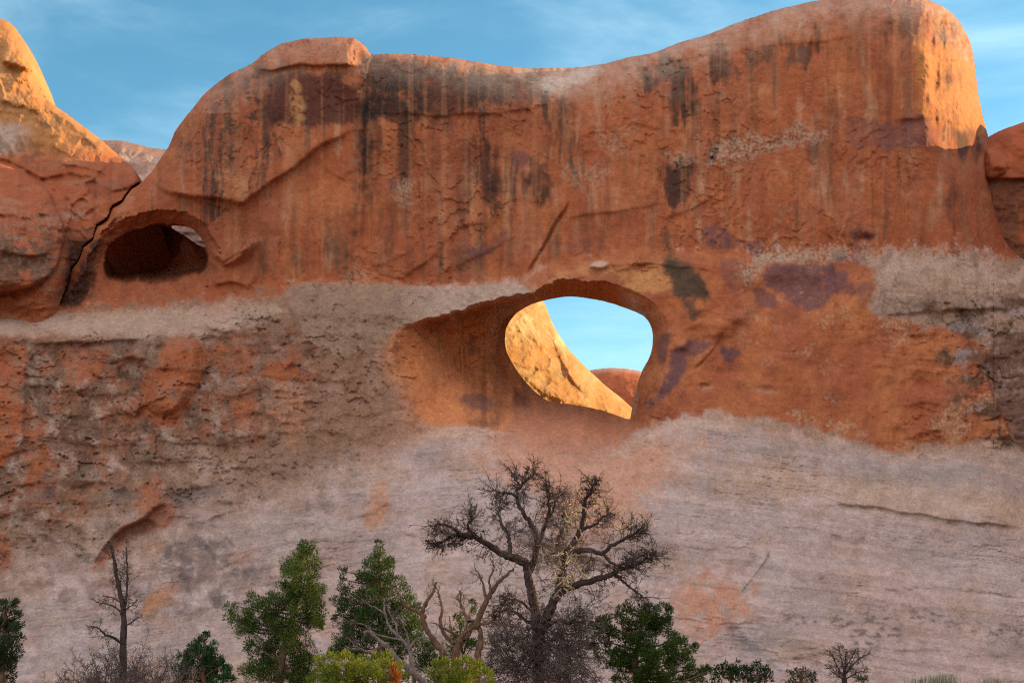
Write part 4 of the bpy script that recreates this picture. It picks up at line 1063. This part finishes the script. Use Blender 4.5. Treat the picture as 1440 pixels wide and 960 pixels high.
def sprout(rng, tubes, pts, rad, count, length, level, gnarl=.28, bend=(0, 0, 0), t0=.15, spread=1.0, taper=.45, rmin=.0035, dense=1.0):
    """side shoots along a branch, each with shoots of its own."""
    m = len(pts)
    for _ in range(count):
        t = t0 + (1 - t0) * rng.random() ** .8
        x = t * (m - 1)
        i = min(int(x), m - 2)
        p = pts[i] + (pts[i + 1] - pts[i]) * (x - i)
        tan = unit(pts[i + 1] - pts[i])
        side = unit(np.cross(tan, rng.normal(0, 1, 3)))
        d = unit(tan * rng.uniform(.2, .9) + side * spread * rng.uniform(.5, 1.1))
        L = length * rng.uniform(.45, 1.15) * (1.1 - .5 * t)
        r0 = max(rmin, min((rad[i] * (1 - (x - i)) + rad[i + 1] * (x - i)) * .6, .012 * L + .004))
        n = 4 if level <= 1 else 6
        q = wander(rng, p, d, L, n, gnarl, bend)
        rr = np.linspace(r0, max(rmin * .75, r0 * .3), len(q))
        tubes.add(q, rr, 3 if r0 < .02 else 5)
        if level > 1:
            sprout(rng, tubes, q, rr, max(2, int(round(4 * dense))), L * taper * 1.15, level - 1, gnarl, bend, .15, spread, taper, rmin, dense)

def limb_path(rng, pts, y, yspread, n=5, jitter=.022):
    """a limb traced as (px, py) and given its own run in depth."""
    p = catmull(np.array(pts, float), n, False)
    yy = y + np.linspace(0, yspread, len(p))
    w = P(p[:, 0], p[:, 1], yy)
    return w + rng.normal(0, jitter, w.shape) * np.linspace(.3, 1, len(w))[:, None]

def plant(name, px, y, label, cat, group=None):
    o = bpy.data.objects.new(name, None)
    o.location = (float(P(px, 940, y)[0]), y, 0.0)
    col.objects.link(o)
    bpy.context.view_layer.update()
    tag(o, label, cat, group)
    return o

def to_ground(w, z=-.1):
    """continues a traced trunk from its lowest traced point down into the sand."""
    b = w[0].copy(); b[2] = z
    return np.concatenate([[b, b * .5 + w[0] * .5], w])

def foliage(rng, puffs, y, ppm, base, tip, depth=.8, blade=.060, dens=1.0, upward=.55, gaps=.25, rust=None):
    """sprays of narrow scale-leaf blades filling clumps traced as (px, py, r)."""
    V_, F_, C_, n0 = [], [], [], 0
    base, tip = np.array(base), np.array(tip)
    for (px, py, r) in puffs:
        rm = r / ppm
        sub = max(4, int(13 * (rm / .3) ** 1.5))
        cen0 = P(px, py, y + rng.uniform(-.5, .5) * depth)
        for _ in range(sub):                                    # each clump is made of smaller tufts with air between them
            o = rng.normal(0, 1, 3); o = o / np.linalg.norm(o) * rng.random() ** .4
            cen = cen0 + o * rm * np.array([1, 1.0, .95])
            rs = min(rm, .30) * rng.uniform(.28, .55) + .03
            k = int(dens * 105 * (rs / .12) ** 1.6) + 8
            dirs = rng.normal(0, 1, (k, 3)); dirs /= np.linalg.norm(dirs, axis=1)[:, None]
            pos = cen + dirs * rs * (rng.random(k) ** .45)[:, None]
            outw = unit(o + np.array([0, 0, .2]))
            ax = dirs * .75 + outw * .45 + np.array([0, 0, upward]) + rng.normal(0, .25, (k, 3))
            ax /= np.linalg.norm(ax, axis=1)[:, None]
            sd = np.cross(ax, rng.normal(0, 1, (k, 3))); sd /= np.maximum(np.linalg.norm(sd, axis=1), 1e-6)[:, None]
            L = blade * rng.uniform(.55, 1.25, k)[:, None]
            W = L * rng.uniform(.12, .22, k)[:, None]
            q = np.stack([pos, pos + ax * L * .55 + sd * W, pos + ax * L, pos + ax * L * .5 - sd * W], 1)
            tone = rng.uniform(-.25, .25) + rng.normal(0, .22, k)
            mix_ = np.clip(.4 + tone, 0, 1)[:, None]
            c = base * (1 - mix_) + tip * mix_
            if rust is not None and rng.random() < rust[1]:
                c = c * .2 + np.array(rust[0]) * .8
            V_.append(q.reshape(-1, 3)); C_.append(np.repeat(np.concatenate([c, np.ones((k, 1))], 1), 4, 0))
            F_.append(np.arange(k * 4).reshape(k, 4) + n0); n0 += k * 4
    return np.concatenate(V_), np.concatenate(F_), np.concatenate(C_)

def evergreen(name, label, cat, stem, puffs, y, ppm, base, tip, seed, bark=BARK_RED, depth=.9, r0=.11, group=None, **k):
    rng = np.random.default_rng(seed)
    o = plant(name, stem[0][0], y, label, cat, group)
    w = to_ground(limb_path(rng, stem, y, 0))
    tb = Tubes(); tb.add(w, np.linspace(r0, .02, len(w)), 7); tb.build('trunk', bark, o)
    br = Tubes()
    for (px, py, r) in puffs:                                    # a bough from the stem out to each clump
        tgt = P(px, py, y + rng.uniform(-.3, .3) * depth)
        low = [i for i in range(len(w)) if w[i][2] < tgt[2] - .05] or [0]
        s = w[low[-1 - min(len(low) - 1, rng.integers(0, 3))]]
        midp = (s + tgt) / 2 + rng.normal(0, .06, 3) - np.array([0, 0, .08])
        pts = catmull(np.array([s, midp, tgt]), 4, False)
        rr = np.linspace(.028, .007, len(pts))
        br.add(pts, rr, 4)
        sprout(rng, br, pts, rr, 3, .35 * r / ppm + .15, 1, .2)
    br.build('branch', bark, o)
    v, f, c = foliage(rng, puffs, y, ppm, base, tip, depth, **k)
    mesh_object('crown', v, f, LEAF, o, colors=c, smooth=False)
    return o

G_DK, G_MD = (.022, .050, .013), (.060, .105, .022)
evergreen('juniper_tree', 'tall dark green juniper with a leaning side lobe, standing left of the other tall juniper', 'juniper',
    [(392, 958), (398, 920), (408, 880), (418, 840), (424, 800), (427, 775)],
    [(427, 768, 7), (436, 766, 6), (421, 778, 12), (434, 780, 12), (418, 793, 17), (436, 795, 14), (408, 806, 12), (425, 812, 22), (404, 826, 14), (442, 815, 10), (440, 830, 17), (418, 848, 22), (444, 850, 18), (398, 844, 12), (424, 872, 22), (441, 876, 12),
     (392, 872, 20), (374, 846, 14), (352, 838, 9), (355, 852, 9), (326, 850, 9), (324, 866, 7), (337, 873, 12), (346, 862, 10), (366, 868, 20), (350, 886, 14), (386, 898, 24), (414, 905, 20), (356, 904, 12), (372, 926, 20), (406, 936, 26), (430, 930, 18), (352, 946, 14), (384, 956, 24), (424, 956, 20), (440, 946, 10), (436, 905, 9), (446, 866, 8)],
    -46.4, 57., G_DK, (.150, .205, .032), 1, dens=1.0)
evergreen('juniper_tree', 'pointed green juniper with a thin second spire, behind the leaning bleached snag', 'juniper',
    [(536, 958), (536, 900), (535, 850), (535, 800), (534, 768)],
    [(534, 762, 4), (534, 772, 7), (530, 784, 10), (541, 786, 9), (522, 800, 13), (543, 802, 13), (514, 818, 14), (532, 818, 18), (548, 816, 9), (508, 838, 14), (528, 842, 20), (546, 836, 12), (564, 818, 6), (566, 830, 9), (572, 846, 12), (578, 862, 13), (560, 858, 16), (582, 880, 14), (566, 888, 16), (540, 868, 18), (518, 868, 18),
     (481, 803, 5), (480, 814, 7), (483, 828, 10), (476, 842, 9), (488, 846, 11), (494, 862, 15), (476, 862, 9), (502, 880, 16), (470, 872, 6), (482, 888, 14), (488, 908, 16), (512, 898, 18), (534, 896, 18), (474, 912, 9), (500, 922, 16), (556, 912, 18), (586, 904, 14), (604, 912, 12), (596, 930, 16), (620, 928, 12), (464, 920, 8), (540, 926, 18)],
    -45.4, 55., (.020, .046, .014), (.115, .18, .032), 2, dens=1.0)
evergreen('pinyon_pine', 'small dark pinyon pine with a pointed top, beside the thin leafless snag', 'pine',
    [(286, 960), (287, 920), (287, 896)],
    [(287, 892, 5), (286, 903, 8), (278, 912, 9), (296, 910, 8), (266, 914, 8), (262, 926, 9), (284, 924, 14), (302, 924, 10), (312, 936, 9), (298, 940, 14), (270, 940, 14), (254, 942, 8), (318, 950, 9), (284, 954, 16), (258, 956, 10), (308, 956, 9)],
    -49.5, 62., (.014, .050, .015), (.040, .115, .025), 3, dens=1.25, blade=.07, r0=.06)
evergreen('juniper_tree', 'dark juniper half cut off by the left edge of the picture', 'juniper',
    [(2, 958), (4, 900), (6, 860)],
    [(4, 848, 8), (14, 852, 7), (-8, 860, 12), (22, 850, 5), (10, 868, 13), (24, 864, 5), (2, 886, 18), (20, 882, 9), (26, 896, 6), (10, 906, 16), (24, 912, 8), (0, 926, 18), (18, 930, 12), (8, 948, 14), (-20, 890, 20), (-22, 930, 20), (-16, 955, 18)],
    -50.5, 65., (.016, .034, .012), (.045, .075, .022), 4, r0=.08)
evergreen('juniper_tree', 'broad dark green juniper right of the big dead tree, taller than the shrubs beside it', 'juniper',
    [(896, 958), (894, 930), (900, 890), (906, 870)],
    [(884, 858, 9), (898, 856, 8), (912, 858, 10), (928, 854, 7), (870, 864, 11), (902, 868, 13), (926, 868, 13), (938, 860, 7), (852, 876, 10), (838, 882, 9), (842, 898, 7), (862, 886, 13), (884, 884, 15), (910, 886, 16), (936, 882, 13), (948, 892, 10), (834, 908, 8), (852, 906, 8), (870, 916, 12), (846, 922, 9), (890, 908, 16), (916, 910, 18), (942, 908, 14), (958, 906, 8),
     (966, 918, 8), (974, 910, 6), (866, 936, 12), (890, 934, 16), (918, 938, 18), (948, 932, 15), (970, 936, 10), (872, 952, 12), (900, 954, 16), (936, 956, 16), (964, 952, 13), (984, 940, 9), (994, 944, 6), (982, 954, 10)],
    -49.0, 62., (.020, .046, .010), (.095, .145, .022), 5, dens=1.5)
for lab, pf, st_, sd in (('low juniper shrub close to the broad dark juniper, the left of two small ones', [(1012, 942, 8), (1022, 938, 10), (1036, 936, 9), (1046, 942, 7), (1030, 950, 12), (1014, 954, 10), (1046, 954, 9)], [(1028, 958), (1028, 944)], 6),
                         ('low rounded juniper shrub on bare slickrock, the right of two small ones', [(1058, 944, 7), (1066, 940, 9), (1076, 942, 8), (1064, 952, 10), (1078, 953, 8), (1054, 956, 8)], [(1067, 958), (1067, 944)], 7)):
    evergreen('juniper_shrub', lab, 'shrub', st_, pf, -48.0, 60., (.012, .032, .010), (.040, .085, .020), sd, r0=.04, group='low junipers on the slickrock', depth=.5)
evergreen('leafy_shrub', 'short grey green shrub at the foot of the bare twiggy bush', 'shrub', [(1128, 958), (1128, 948)],
    [(1112, 946, 5), (1122, 946, 6), (1132, 944, 6), (1142, 950, 5), (1116, 956, 8), (1130, 956, 8), (1144, 958, 6), (1206, 954, 5), (1216, 956, 5)], -46.0, 57., (.020, .036, .016), (.060, .085, .035), 8, r0=.02, depth=.4, dens=.7)
YG0, YG1 = (.085, .125, .010), (.24, .26, .025)
evergreen('rabbitbrush', 'rounded yellow green bush with a rusty orange sprig, in front of the pointed juniper', 'bush', [(505, 958), (505, 940)],
    [(452, 936, 10), (466, 930, 10), (480, 926, 10), (494, 932, 10), (508, 928, 10), (522, 928, 10), (536, 928, 11), (550, 934, 10), (562, 942, 9), (446, 950, 12), (464, 946, 14), (484, 944, 15), (506, 946, 15), (528, 946, 15), (548, 950, 12), (566, 954, 8), (456, 958, 12), (480, 958, 14), (504, 958, 14), (528, 958, 14)], -53.2, 72., YG0, YG1, 9, r0=.03, blade=.06, dens=1.2, depth=1.0)
evergreen('rabbitbrush', 'yellow green bush in front of the twisted red barked snag', 'bush', [(640, 958), (640, 940)],
    [(606, 946, 9), (618, 938, 9), (630, 932, 9), (644, 932, 8), (656, 930, 7), (662, 936, 8), (678, 934, 5), (684, 946, 7), (612, 956, 12), (630, 948, 14), (650, 946, 13), (668, 950, 12), (684, 956, 8), (636, 958, 14), (656, 958, 12)], -53.0, 71., YG0, YG1, 10, r0=.03, blade=.06, dens=1.2, depth=.9)
rs = evergreen('rabbitbrush', 'small rusty orange dead sprig among the yellow green bushes', 'bush', [(553, 958), (553, 946)],
    [(552, 942, 4), (553, 950, 6), (556, 957, 6)], -53.9, 73., (.20, .06, .012), (.42, .15, .025), 11, r0=.012, blade=.07, depth=.2)
evergreen('leafy_shrub', 'dark green shrub low behind the dead tree and its grey twigs', 'shrub', [(650, 958), (650, 900)],
    [(644, 866, 6), (650, 874, 8), (664, 848, 4), (664, 860, 5), (660, 880, 8), (640, 884, 8), (646, 900, 12), (664, 908, 12), (630, 912, 10)], -46.0, 57., (.03, .06, .012), (.11, .17, .02), 12, r0=.03, depth=.4)

# ---- the big dead tree
rng = np.random.default_rng(71)
dead = plant('dead_tree', 757, -49.0, 'large leafless dead tree with twisted black limbs before the pale slope', 'dead tree')
YD = -49.0
trunk = to_ground(limb_path(rng, [(757, 955), (756, 915), (753, 873), (749, 840), (743, 808), (740, 790)], YD, .2))
tk = Tubes(); tk.add(trunk, np.concatenate([[.20, .17], np.linspace(.135, .085, len(trunk) - 2)]), 9)
fork = limb_path(rng, [(758, 895), (772, 862), (782, 836), (792, 800), (795, 782), (800, 770)], YD, -.4)
tk.add(fork, np.linspace(.115, .06, len(fork)), 8)
tk.build('trunk', BARK_DEAD, dead)
LIMBS = [
    ([(740, 792), (726, 785), (710, 780), (690, 768), (670, 757), (650, 752), (627, 757), (612, 766)], .2, -.9, .10, 34),
    ([(672, 757), (662, 747), (657, 740), (663, 727), (660, 716)], -.4, -.3, .040, 14),
    ([(652, 752), (641, 746), (633, 740), (617, 737), (611, 742)], -.5, -.4, .035, 14),
    ([(742, 806), (752, 785), (755, 760), (751, 745), (743, 730), (732, 713), (727, 697), (733, 683), (744, 672), (754, 664)], .2, .7, .075, 26),
    ([(733, 684), (728, 677), (722, 666)], .7, .1, .022, 8),
    ([(728, 698), (718, 694), (707, 693), (688, 690)], .6, .4, .026, 10),
    ([(716, 782), (717, 768), (714, 750), (703, 733), (700, 717), (705, 702)], .0, .9, .050, 18),
    ([(755, 770), (762, 750), (769, 730), (773, 707), (771, 684)], .3, -.5, .055, 18),
    ([(768, 732), (778, 718), (782, 702), (790, 694)], .0, -.5, .026, 12),
    ([(797, 782), (806, 764), (816, 746), (820, 728), (823, 708), (832, 690), (835, 681)], -.3, -.5, .070, 22),
    ([(816, 746), (828, 741), (838, 737), (847, 726), (855, 722)], -.5, -.3, .032, 12),
    ([(783, 765), (788, 750), (794, 738), (790, 724)], -.3, .4, .05, 12),
    ([(800, 780), (812, 775), (827, 773), (847, 777), (860, 767), (880, 757), (892, 750), (905, 742)], -.4, -.8, .060, 20),
    ([(766, 872), (776, 850), (790, 832), (813, 821), (843, 813), (860, 807), (880, 797), (900, 792), (923, 777)], -.1, -.9, .095, 32),
    ([(860, 807), (872, 813), (880, 820), (893, 830), (908, 842)], -.6, -.3, .030, 10),
    ([(848, 776), (856, 788), (874, 794), (892, 786), (912, 776)], -.7, -.3, .030, 18),
    ([(750, 862), (736, 848), (722, 842), (708, 842)], .0, -.8, .030, 14),
    ([(752, 880), (735, 868), (716, 856), (704, 862), (694, 872)], .1, .8, .034, 16),
    ([(770, 880), (786, 872), (800, 876), (814, 866)], -.1, -.7, .028, 14),
]
twig_need = {}
for pts, y0, ys, r, tw in LIMBS:
    w = limb_path(rng, pts, YD + y0, ys)
    t_ = Tubes(); rr = r * (1 - np.linspace(0, 1, len(w))) ** .8 + .009; t_.add(w, rr, 6)
    lo = t_.build('limb', BARK_DEAD, dead)
    t2 = Tubes()
    L = np.linalg.norm(np.diff(w, axis=0), axis=1).sum()
    sprout(rng, t2, w, rr, int(tw * 1.25), .34 + .08 * L, 3, .20, (0, 0, .01), .28, .85, .50, .0052, 1.25)
    sprout(rng, t2, w[len(w) // 2:], rr[len(w) // 2:], int(tw * .8), .48, 2, .17, (0, 0, -.01), .25, .6, .55, .0052, 1.4)
    for _ in range(int(6 + tw * .35)):                             # long fine twigs fanning from the end of the limb
        i = rng.integers(int(len(w) * .6), len(w) - 1)
        dd = unit(w[i + 1] - w[i]) + rng.normal(0, .45, 3)
        q = wander(rng, w[i], dd, rng.uniform(.3, .65), 7, .13, (0, 0, rng.normal(0, .02)))
        rq = np.linspace(.0085, .0042, len(q)); t2.add(q, rq, 3)
        sprout(rng, t2, q, rq, 5, .30, 1, .16, (0, 0, 0), .2, .6, .5, .0042, 1.0)
    t2.build('twigs', BARK_DEAD if r > .05 else TWIG_DEAD, lo)
# the bush of fine grey twigs round the foot and the tangle in the crown
t3 = Tubes()
for i in range(360):
    px, py = rng.uniform(702, 818), rng.uniform(872, 962)
    if rng.random() < .35:
        px, py = rng.normal(762, 22), rng.uniform(850, 960)
    s = P(px, py, YD + rng.uniform(-.9, .7))
    out = np.array([(px - 758) / 60 + rng.normal(0, .5), rng.normal(0, .5), rng.normal(-.1, .5)])
    q = wander(rng, s, out, rng.uniform(.4, 1.0), 7, .30, (0, 0, -.03))
    rr = np.linspace(.010, .0035, len(q)); t3.add(q, rr, 3)
    sprout(rng, t3, q, rr, 6, .42, 2, .3, (0, 0, -.02), .1, 1.0, .5, .0046, 1.2)
t3.build('twigs', TWIG_DEAD, dead)
t4 = Tubes()
for i in range(150):
    px, py = rng.normal(782, 32), rng.normal(775, 34)
    s = P(px, py, YD + rng.uniform(-.8, .6))
    q = wander(rng, s, rng.normal(0, 1, 3) * [1, 1, .7] + [0, 0, -.2], rng.uniform(.3, .7), 6, .32, (0, 0, -.05))
    rr = np.linspace(.009, .0036, len(q)); t4.add(q, rr, 3)
    sprout(rng, t4, q, rr, 5, .30, 2, .32, (0, 0, -.03), .1, 1.0, .5, .0044, 1.0)
t4.build('twigs', TWIG_DEAD, dead)
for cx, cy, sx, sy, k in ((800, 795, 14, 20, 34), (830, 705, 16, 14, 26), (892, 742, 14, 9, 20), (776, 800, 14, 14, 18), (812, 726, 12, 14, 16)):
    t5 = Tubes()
    for i in range(k):                                            # witches' brooms: stout shoots, sunlight on them painted as pale colour
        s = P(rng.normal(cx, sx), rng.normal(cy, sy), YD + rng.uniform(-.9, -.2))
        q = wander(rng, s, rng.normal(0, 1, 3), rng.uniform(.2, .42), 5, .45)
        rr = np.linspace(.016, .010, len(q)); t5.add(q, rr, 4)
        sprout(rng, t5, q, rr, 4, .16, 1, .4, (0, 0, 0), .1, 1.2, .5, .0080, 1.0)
    t5.build('sunlit_broom', BROOM_LIT, dead)

# ---- the twisted red barked snag
def snag(name, label, px, y, parts, seed, mat, tw=TWIG_DEAD, cat='dead tree', level=2, tl=.4, rmin=.004, t0=.35):
    rng = np.random.default_rng(seed)
    o = plant(name, px, y, label, cat)
    for j, (pts, y0, ys, r, n) in enumerate(parts):
        w = limb_path(rng, pts, y + y0, ys, 6, .010)
        if pts[0][1] > 925:
            w = to_ground(w)
        rr = np.linspace(r, max(.009, r * .28), len(w)) * (1 + .12 * rng.normal(0, 1, len(w)))
        t_ = Tubes(); t_.add(w, rr, 8)
        b = t_.build('trunk' if j == 0 else 'limb', mat, o)
        if n:
            t2 = Tubes(); sprout(rng, t2, w, rr, n, tl, level, .26, (0, 0, .03), t0, .9, .5, rmin, 1.0)
            t2.build('twigs', tw, b)
    return o
snag('dead_juniper', 'twisted leafless juniper snag with reddish stripped limbs, left of the big dead tree', 660, -50.5, [
    ([(670, 945), (673, 915), (676, 893), (672, 878), (664, 872)], 0, 0, .095, 4),
    ([(640, 945), (641, 920), (646, 900), (656, 888), (668, 880)], .1, -.2, .11, 4),
    ([(628, 940), (622, 917), (612, 902), (598, 880), (594, 862), (600, 846), (610, 830), (613, 818)], -.1, -.3, .085, 10),
    ([(598, 868), (585, 858), (572, 852), (562, 838), (557, 824)], -.2, -.4, .045, 7),
    ([(638, 905), (624, 890), (619, 872), (622, 858), (619, 840), (612, 822)], 0, .4, .050, 10),
    ([(660, 874), (652, 860), (648, 848), (647, 830)], -.1, .3, .050, 8),
    ([(648, 850), (644, 838), (650, 826)], 0, .2, .022, 4),
    ([(668, 882), (676, 862), (686, 842), (698, 822), (710, 810), (722, 800)], 0, -.5, .075, 14),
    ([(684, 846), (680, 824), (674, 808), (668, 800)], -.2, -.2, .035, 9),
    ([(690, 836), (688, 815), (694, 800), (692, 786)], -.3, -.1, .030, 8),
    ([(642, 892), (630, 886), (620, 880), (612, 876)], .1, -.3, .035, 6),
    ([(634, 886), (633, 876), (632, 866)], .1, 0, .020, 0),
    ([(672, 878), (684, 876), (696, 874), (706, 880)], 0, -.4, .030, 6),
    ([(652, 900), (660, 892), (664, 880), (660, 868)], .1, .3, .040, 5),
], 72, BARK_RED)
snag('bleached_snag', 'grey leaning bleached snag arching over the yellow green bush', 590, -51.5, [
    ([(594, 958), (586, 950), (572, 938), (560, 928), (552, 918), (544, 908), (530, 898), (520, 888), (510, 888)], 0, -.6, .085, 8),
    ([(582, 945), (578, 930), (577, 916), (570, 904), (558, 892), (548, 880), (542, 862), (540, 842)], .1, .3, .060, 12),
    ([(538, 908), (528, 912), (518, 916), (506, 912), (494, 912), (484, 908)], -.3, -.4, .026, 6),
    ([(516, 916), (502, 908), (494, 900), (488, 896)], -.5, -.2, .016, 4),
    ([(566, 900), (550, 896), (530, 892), (514, 880), (498, 874)], .1, -.4, .024, 9),
    ([(544, 866), (532, 856), (520, 850), (508, 842)], .3, -.2, .018, 7),
    ([(576, 912), (584, 900), (592, 896), (604, 896)], .1, -.2, .034, 6),
    ([(560, 894), (556, 876), (548, 862), (544, 850)], .2, .2, .018, 6),
    ([(576, 906), (572, 890), (566, 876), (560, 862)], .1, -.2, .020, 7),
], 73, WOOD_GREY, tl=.38, rmin=.0042)
snag('dead_snag', 'thin two topped leafless snag above grey brushwood near the left', 172, -49.5, [
    ([(173, 945), (173, 910), (174, 880), (173, 855), (169, 835), (165, 812), (161, 792), (158, 774), (152, 762)], 0, .2, .085, 40),
    ([(174, 858), (178, 840), (179, 816), (178, 792), (178, 770)], .1, -.2, .034, 28),
    ([(172, 905), (160, 896), (148, 892), (138, 882), (130, 880)], 0, -.5, .036, 14),
    ([(172, 862), (160, 852), (146, 848), (134, 845)], 0, .4, .020, 9),
    ([(170, 846), (158, 840), (148, 838)], 0, -.3, .015, 6),
    ([(176, 880), (186, 874), (194, 868)], 0, -.3, .018, 6),
    ([(176, 856), (186, 850), (194, 842)], 0, .3, .016, 6),
], 74, BARK_DEAD, level=3, tl=.36, t0=.2)
def brush(name, label, x0, x1, top, y, n, seed, cat='brushwood', L=(.5, 1.3)):
    rng = np.random.default_rng(seed)
    o = plant(name, (x0 + x1) / 2, y, label, cat)
    t = Tubes()
    for i in range(n):
        px = rng.uniform(x0, x1)
        s = P(px, 962, y + rng.uniform(-.6, .6)); s[2] = max(s[2] - .5, 0) * rng.random()
        hmax = np.interp(px, [p[0] for p in top], [p[1] for p in top])
        h = (P(px, hmax, y)[2] - s[2]) * rng.uniform(.45, .95)
        q = wander(rng, s, (rng.normal(0, .55), rng.normal(0, .4), 1), h, 9, .20)
        rr = np.linspace(.016, .004, len(q)); t.add(q, rr, 4)
        sprout(rng, t, q, rr, 10, .45, 2, .3, (0, 0, .02), .25, 1.0, .5, .0046, 1.1)
    t.build('twigs', TWIG_DEAD, o)
    return o
brush('brushwood', 'grey dead brushwood spreading at the foot of the thin snag', 95, 205, [(80, 950), (110, 912), (140, 868), (165, 860), (205, 880)], -50.0, 105, 75)
brush('brushwood', 'fine leafless bush between the thin snag and the small pine', 205, 250, [(200, 900), (215, 876), (235, 866), (250, 890)], -50.4, 40, 76)
snag('twiggy_bush', 'bare bushy shrub with fine brown twigs on the slickrock at the lower right', 1185, -45.0, [
    ([(1186, 958), (1187, 944), (1189, 930), (1190, 916)], 0, 0, .035, 40),
    ([(1186, 952), (1178, 938), (1172, 924), (1166, 914)], 0, -.3, .020, 34),
    ([(1188, 948), (1198, 936), (1208, 926), (1222, 918)], 0, .2, .024, 36),
    ([(1188, 940), (1196, 926), (1204, 914)], 0, -.2, .018, 30),
    ([(1184, 954), (1174, 946), (1164, 938)], 0, .2, .016, 30),
    ([(1190, 954), (1204, 946), (1216, 942)], 0, -.2, .018, 30),
    ([(1186, 936), (1182, 922), (1180, 910)], 0, .3, .018, 30),
], 77, BARK_DEAD, TWIG_DEAD, 'bush', 2, .30, .0050, .15)
# grass and sage tufts at the lower right
def tufts(name, label, spots, y, base, tip, seed, cat, h=.35):
    rng = np.random.default_rng(seed)
    for i, (px, py, r) in enumerate(spots):
        k = 150
        s = P(px, py, y)
        rm = r / 57.
        pos = s + np.stack([rng.normal(0, rm * .5, k), rng.normal(0, rm * .5, k), np.zeros(k)], 1)
        pos[:, 2] -= .45
        ax = np.stack([rng.normal(0, .35, k), rng.normal(0, .35, k), np.ones(k)], 1); ax /= np.linalg.norm(ax, axis=1)[:, None]
        L = (h * rng.uniform(.5, 1.2, k) + .40)[:, None]
        sd = np.cross(ax, rng.normal(0, 1, (k, 3))); sd /= np.linalg.norm(sd, axis=1)[:, None]
        W = .010
        q = np.stack([pos - sd * W, pos + sd * W, pos + ax * L + sd * .003, pos + ax * L - sd * .003], 1)
        m = rng.random((k, 1)); c = np.array(base) * (1 - m) + np.array(tip) * m
        # the stalks root in the sand below the frame
        q[:, :2, 2] = -.05
        o = mesh_object(name, q.reshape(-1, 3), np.arange(4 * k).reshape(k, 4), LEAF, None, np.repeat(np.concatenate([c, np.ones((k, 1))], 1), 4, 0), False)
        tag(o, label[i], cat, 'sagebrush along the foot of the slickrock')
tufts('sagebrush', ['dry pale grass tuft between the broad dark juniper and the low shrubs', 'dry pale tuft at the bottom edge beside the taller juniper', 'pale green sagebrush sprig, the leftmost of the low tufts at lower right', 'tallest pale green sagebrush sprig, between two lower tufts', 'short yellowish sagebrush tuft, the rightmost at lower right'],
      [(996, 958, 20), (338, 962, 14), (1300, 954, 16), (1327, 950, 14), (1396, 956, 18)], -46, (.10, .13, .07), (.26, .30, .17), 80, 'sagebrush', .12)
